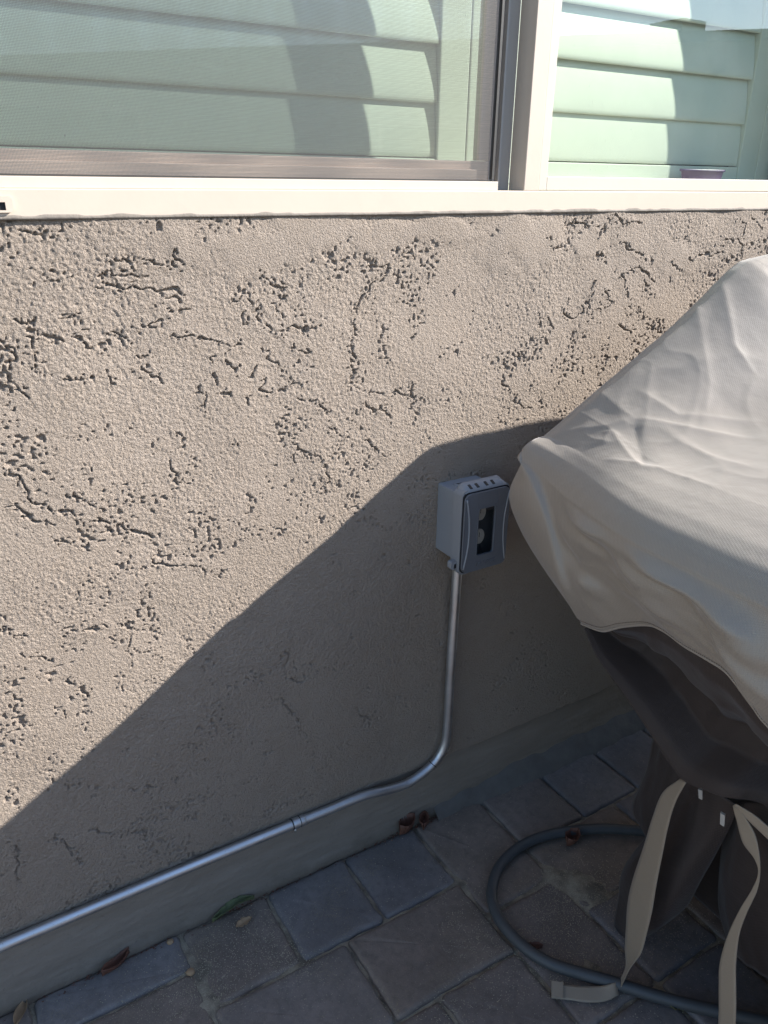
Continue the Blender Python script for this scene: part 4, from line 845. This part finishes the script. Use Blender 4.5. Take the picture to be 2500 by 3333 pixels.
    merge('upper_cover', [(top, False), (L, False), (Bk, True), (front, True), (right, True)], M_COVER, root)
    # hem roll + stitching
    hl = np.array([L[-1, j] for j in range(0, ny, 2)]); tube('hem', hl, .0022, M_HEM, root, 8, 1)
    st = bmesh.new(); rowi = L[-3]
    for j in range(0, ny-1):
        a, b = Vector(L[-3, j]), Vector(L[-3, j+1]); off = Vector((-.0012, 0, 0)); d = (b-a)*.33; up_ = Vector((0, 0, .0006))
        q = [a+d*.5+off-up_, b-d*.5+off-up_, b-d*.5+off+up_, a+d*.5+off+up_]; st.faces.new([st.verts.new(p) for p in q])
    o = from_bm('stitching', st, M_THREAD, root); o['kind'] = 'stuff'
    hb = Bk[:, -1]; tube('hem', hb[2::4], .0020, M_HEM, root, 8, 1)
    # ---- dark lower panel, left side
    md_ = 60; dh = catmull(DARKHEM, ny); D = np.zeros((md_, ny, 3)); fd = np.linspace(0, 1, md_)
    prof = np.interp(fd, [0, .18, .42, .62, .80, .92, 1.0], [.0, .004, .030, .070, .058, .012, 0.0])
    for j in range(ny):
        a = hem[j]+np.array([.008, 0, .012]); b = dh[j]
        D[:, j] = a+(b-a)*fd[:, None]
        sc_ = min(1, .12+np.linalg.norm(b-a)/.16); D[:, j, 0] += prof*sc_*1.15
    FD, VD = np.meshgrid(fd, s, indexing='ij')
    D[..., 0] += (.014*(vnoise(VD*.6, FD*.2, .08, 221)-.5)+.012*(vnoise(VD*.6+FD*.1, FD*.2, .035, 222)-.5))*np.sin(np.pi*FD)
    pin = np.exp(-((VD-.80)/.07)**2)*sstep(.5, 1, FD); D[..., 0] += .035*pin
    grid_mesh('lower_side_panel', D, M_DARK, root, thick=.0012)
    # dark lower panels; unseen front and right ones reach down to block the sun
    def panel(name, x0, x1, y0, y1, z0, z1, wav):
        n = 60; t = np.linspace(0, 1, n); f_ = np.linspace(0, 1, 14)
        P = np.array([[(x0+(x1-x0)*a+ (wav if x0 == x1 else 0)*math.sin(a*25), y0+(y1-y0)*a+(wav if y0 == y1 else 0)*math.sin(a*31+2*g), z1+(z0-z1)*g) for a in t] for g in f_])
        grid_mesh(name, P, M_DARK, root, thick=.0012)
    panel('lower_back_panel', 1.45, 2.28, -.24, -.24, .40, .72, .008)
    panel('front_sunblock_panel', .875, 2.29, -.812, -.812, .03, .70, .010)
    panel('end_sunblock_panel', 2.275, 2.275, -.24, -.80, .06, .70, .008)
    # hanging flaps, gathered by the straps
    for rows, m, n in ((FLAPA, 30, 24), (FLAPB, 50, 36), (FLAPC, 40, 40), (FLAPD, 24, 12)):
        P = surf(rows, m, n)
        U, V_ = np.meshgrid(np.linspace(0, 1, m), np.linspace(0, 1, n), indexing='ij')
        P[..., 0] += .010*(vnoise(U*.6+V_*.2, V_, .22, 231)-.5)+.006*(vnoise(U*.3, V_, .09, 232)-.5)
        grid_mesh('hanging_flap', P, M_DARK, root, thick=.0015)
    # straps
    def ribbon(name, pairs, n, parent, mat):
        P = catmull(np.array(pairs), n)           # n,2,3
        w = np.linspace(0, 1, 7)[None, :, None]
        G = P[:, :1]*(1-w)+P[:, 1:]*w
        return grid_mesh(name, G, mat, parent, thick=.0013)
    st1 = ribbon('strap', STRAP1+STRAP1G, 140, root, M_STRAP)
    ribbon('strap', STRAP2, 110, root, M_STRAP); ribbon('strap', STRAP3, 40, root, M_STRAP)
    e = STRAP1G[-1]; d = (np.array(e[0])-np.array(STRAP1G[-2][0])); d /= np.linalg.norm(d)
    a, b = np.array(e[0]), np.array(e[1])
    bm = bmesh.new()
    q = [a+d*.0-.0*(b-a), b+d*.0, b-d*.020, a-d*.020]
    lo = [bm.verts.new(p+np.array([0, 0, .0022])) for p in q]; hi = [bm.verts.new(p+np.array([0, 0, .0048])) for p in q]
    bm.faces.new(lo[::-1]); bm.faces.new(hi)
    for i in range(4): bm.faces.new((lo[i], lo[(i+1) % 4], hi[(i+1) % 4], hi[i]))
    from_bm('folded_strap_end', bm, M_STRAP, st1)
    for q in TABS:
        bm = bmesh.new(); F = [bm.verts.new(p) for p in q]; Bv = [bm.verts.new((p[0]+.004, p[1]+.002, p[2])) for p in q]
        bm.faces.new(F); bm.faces.new(Bv[::-1])
        for i in range(4): bm.faces.new((F[i], F[(i+1) % 4], Bv[(i+1) % 4], Bv[i]))
        from_bm('buckle', bm, M_TAB, root)
    return root
cover()
def grill():
    root = empty('gas_grill', (1.65, -.5, 0), 'dark gas grill on a cart hidden under the draped taupe cover', 'grill')
    box('cabinet', 1.30, 1.98, -.74, -.30, .10, .80, M_METAL, root, .01)
    box('firebox', 1.27, 2.0, -.74, -.27, .801, .93, M_METAL, root, .01)
    n = 24; P = []
    for x in np.linspace(1.30, 1.98, 12):
        P.append([(x, -.325+.085*math.cos(t), .931+.17*math.sin(t)) for t in np.linspace(0, math.pi, n)])
    grid_mesh('hood', np.array(P), M_METAL, root)
    box('side_shelf', .87, 1.265, -.74, -.30, .785, .815, M_METAL, root, .006)
    box('side_shelf', 2.005, 2.235, -.74, -.26, .85, .88, M_METAL, root, .006)
    for x, y in ((1.35, -.70), (1.93, -.70), (1.35, -.34), (1.93, -.34)):
        tube('caster', [(x-.015, y, .0475), (x+.015, y, .0475)], .045, M_BLACK, root, 20, 1)
grill()

# ================================================================== HOSE AND DEBRIS
def hose():
    P = [(x, y, z+.0) for x, y, z in HOSE]
    o = tube('hose', P, .0108, M_HOSE, None, 18, 10)
    props(o, 'dark grey rubber hose looping across the pavers under the cover', 'hose')
hose()
def leaf(name, x, y, z, rot, L, W, curl, mat, label, cat='leaf', seed=1, ragged=.0, bend=.0):
    rng = np.random.RandomState(seed); n, m = 22, 9
    P = np.zeros((n, m, 3))
    for i in range(n):
        t = i/(n-1); w = W*math.sin(math.pi*min(1, t*1.02+.01))**.7*(1+ragged*(rng.rand()-.5))
        for j in range(m):
            q = (j/(m-1)-.5)
            P[i, j] = (t*L-L/2, q*w+bend*math.sin(math.pi*t), curl*(4*q*q)*W+.10*L*math.sin(math.pi*t*1.4+seed)*curl+.0006*rng.rand())
    P[..., 2] -= P[..., 2].min()
    c, s_ = math.cos(rot), math.sin(rot)
    Q = np.stack([P[..., 0]*c-P[..., 1]*s_, P[..., 0]*s_+P[..., 1]*c, P[..., 2]], -1)
    o = grid_mesh(name, Q, mat, None, thick=.0005); o.location = (x, y, z)
    props(o, label, cat); return o
leaf('dry_leaf', .118, -.016, .001, .45, .060, .018, .9, M_DRY, 'curled reddish brown dry leaf at the wall foot, left of the pavers\' sandy corner', seed=2, ragged=.4)
leaf('dry_leaf', .742, -.013, .001, .2, .045, .030, 1.0, M_DRY, 'larger dark brown curled leaf against the wall foot below the conduit bend', seed=3, ragged=.3)
leaf('dry_leaf', .785, -.016, .001, .9, .034, .022, .9, M_DRY, 'smaller crumpled brown leaf right of the larger one at the wall foot', seed=4, ragged=.5)
leaf('green_leaf', .342, -.014, .003, .05, .088, .016, .6, M_GREEN, 'long green leaf lying in the gap along the wall foot', seed=5, ragged=.5, bend=.004)
leaf('fallen_leaf', .350, -.046, .0015, .15, .034, .018, .15, M_TAN, 'flat tan leaf scrap on a paver in front of the green leaf', seed=6, ragged=.6)
leaf('fallen_leaf', -.042, -.022, .001, 1.1, .050, .018, .5, M_TAN, 'pale dried leaf at the lower left corner beside the wall foot', seed=7)
leaf('fallen_leaf', .930, -.588, .001, -.75, .070, .024, .4, M_YEL, 'yellow green lobed leaf beside the hose near the front', seed=8, ragged=.8)
leaf('dry_leaf', 1.030, -.222, .001, .2, .040, .030, .8, M_DRY, 'round dark brown leaf tucked against the far side of the hose loop', seed=9, ragged=.4)
leaf('dry_leaf', .785, -.372, -.002, -.5, .040, .016, .7, M_DRY, 'thin dark leaf wedged in a paver joint inside the hose loop', seed=10, ragged=.4)
leaf('fallen_leaf', 1.115, -.575, .001, 2.2, .026, .014, .3, M_YEL, 'tiny olive leaf bit between the two hanging straps', seed=12)
def pebble(x, y, r, label, seed):
    rng = np.random.RandomState(seed); bm = bmesh.new(); bmesh.ops.create_icosphere(bm, subdivisions=2, radius=r)
    for v in bm.verts: v.co *= 1+rng.uniform(-.12, .12); v.co.z *= .55
    o = from_bm('pebble', bm, M_TAN, None, smooth=True); o.location = (x, y, r*.4); props(o, label, 'pebble')
pebble(.228, -.094, .008, 'small round pebble in the sandy joint near the dry leaf', 1)
pebble(.216, -.015, .0065, 'tiny stone in the corner where wall meets pavers, left of the green leaf', 2)

# ================================================================== NEIGHBOUR HOUSE (seen in the glass)
def neighbour():
    root = empty('neighbour_house', (9, -9, 0), 'beige low-roofed house across the yard, reflected in the window pane', 'house')
    # gable wall facing us, roof line rising gently to the right
    X0, X1, XR = -6.0, 13.5, 24.0
    zf = lambda x: 2.92+(x-7.74)*.108
    prism('house_wall', [(X0, -.05), (XR, -.05), (XR, zf(X1)-.9), (X1, zf(X1)-.08), (X0, zf(X0)-.08)], -12.0, -7.2, M_NEIGH, root)
    bm = bmesh.new()
    A = [(X0-.3, zf(X0-.3)), (X1, zf(X1)), (XR+.3, zf(X1)-1.0)]
    lo = [[bm.verts.new((x, y, z-.12)) for x, z in A] for y in (-7.0, -12.2)]; hi = [[bm.verts.new((x, y, z)) for x, z in A] for y in (-7.0, -12.2)]
    for i in range(2):
        bm.faces.new((lo[0][i], lo[0][i+1], hi[0][i+1], hi[0][i])); bm.faces.new((lo[1][i], hi[1][i], hi[1][i+1], lo[1][i+1]))
        bm.faces.new((hi[0][i], hi[0][i+1], hi[1][i+1], hi[1][i])); bm.faces.new((lo[0][i], lo[1][i], lo[1][i+1], lo[0][i+1]))
    bm.faces.new((lo[0][0], hi[0][0], hi[1][0], lo[1][0])); bm.faces.new((lo[0][2], lo[1][2], hi[1][2], hi[0][2]))
    rf = from_bm('roof', bm, M_ROOF, root)
    box('chimney', 9.50, 9.96, -7.6, -7.05, 3.0, 3.27, M_NEIGH, rf)
    for x in (1.0, 5.0):
        wf = box('window_frame', x, x+1.4, -7.21, -7.17, .9, 1.9, M_FRAME, root); box('glass_pane', x+.06, x+1.34, -7.172, -7.165, .96, 1.84, M_METAL, wf)
neighbour()
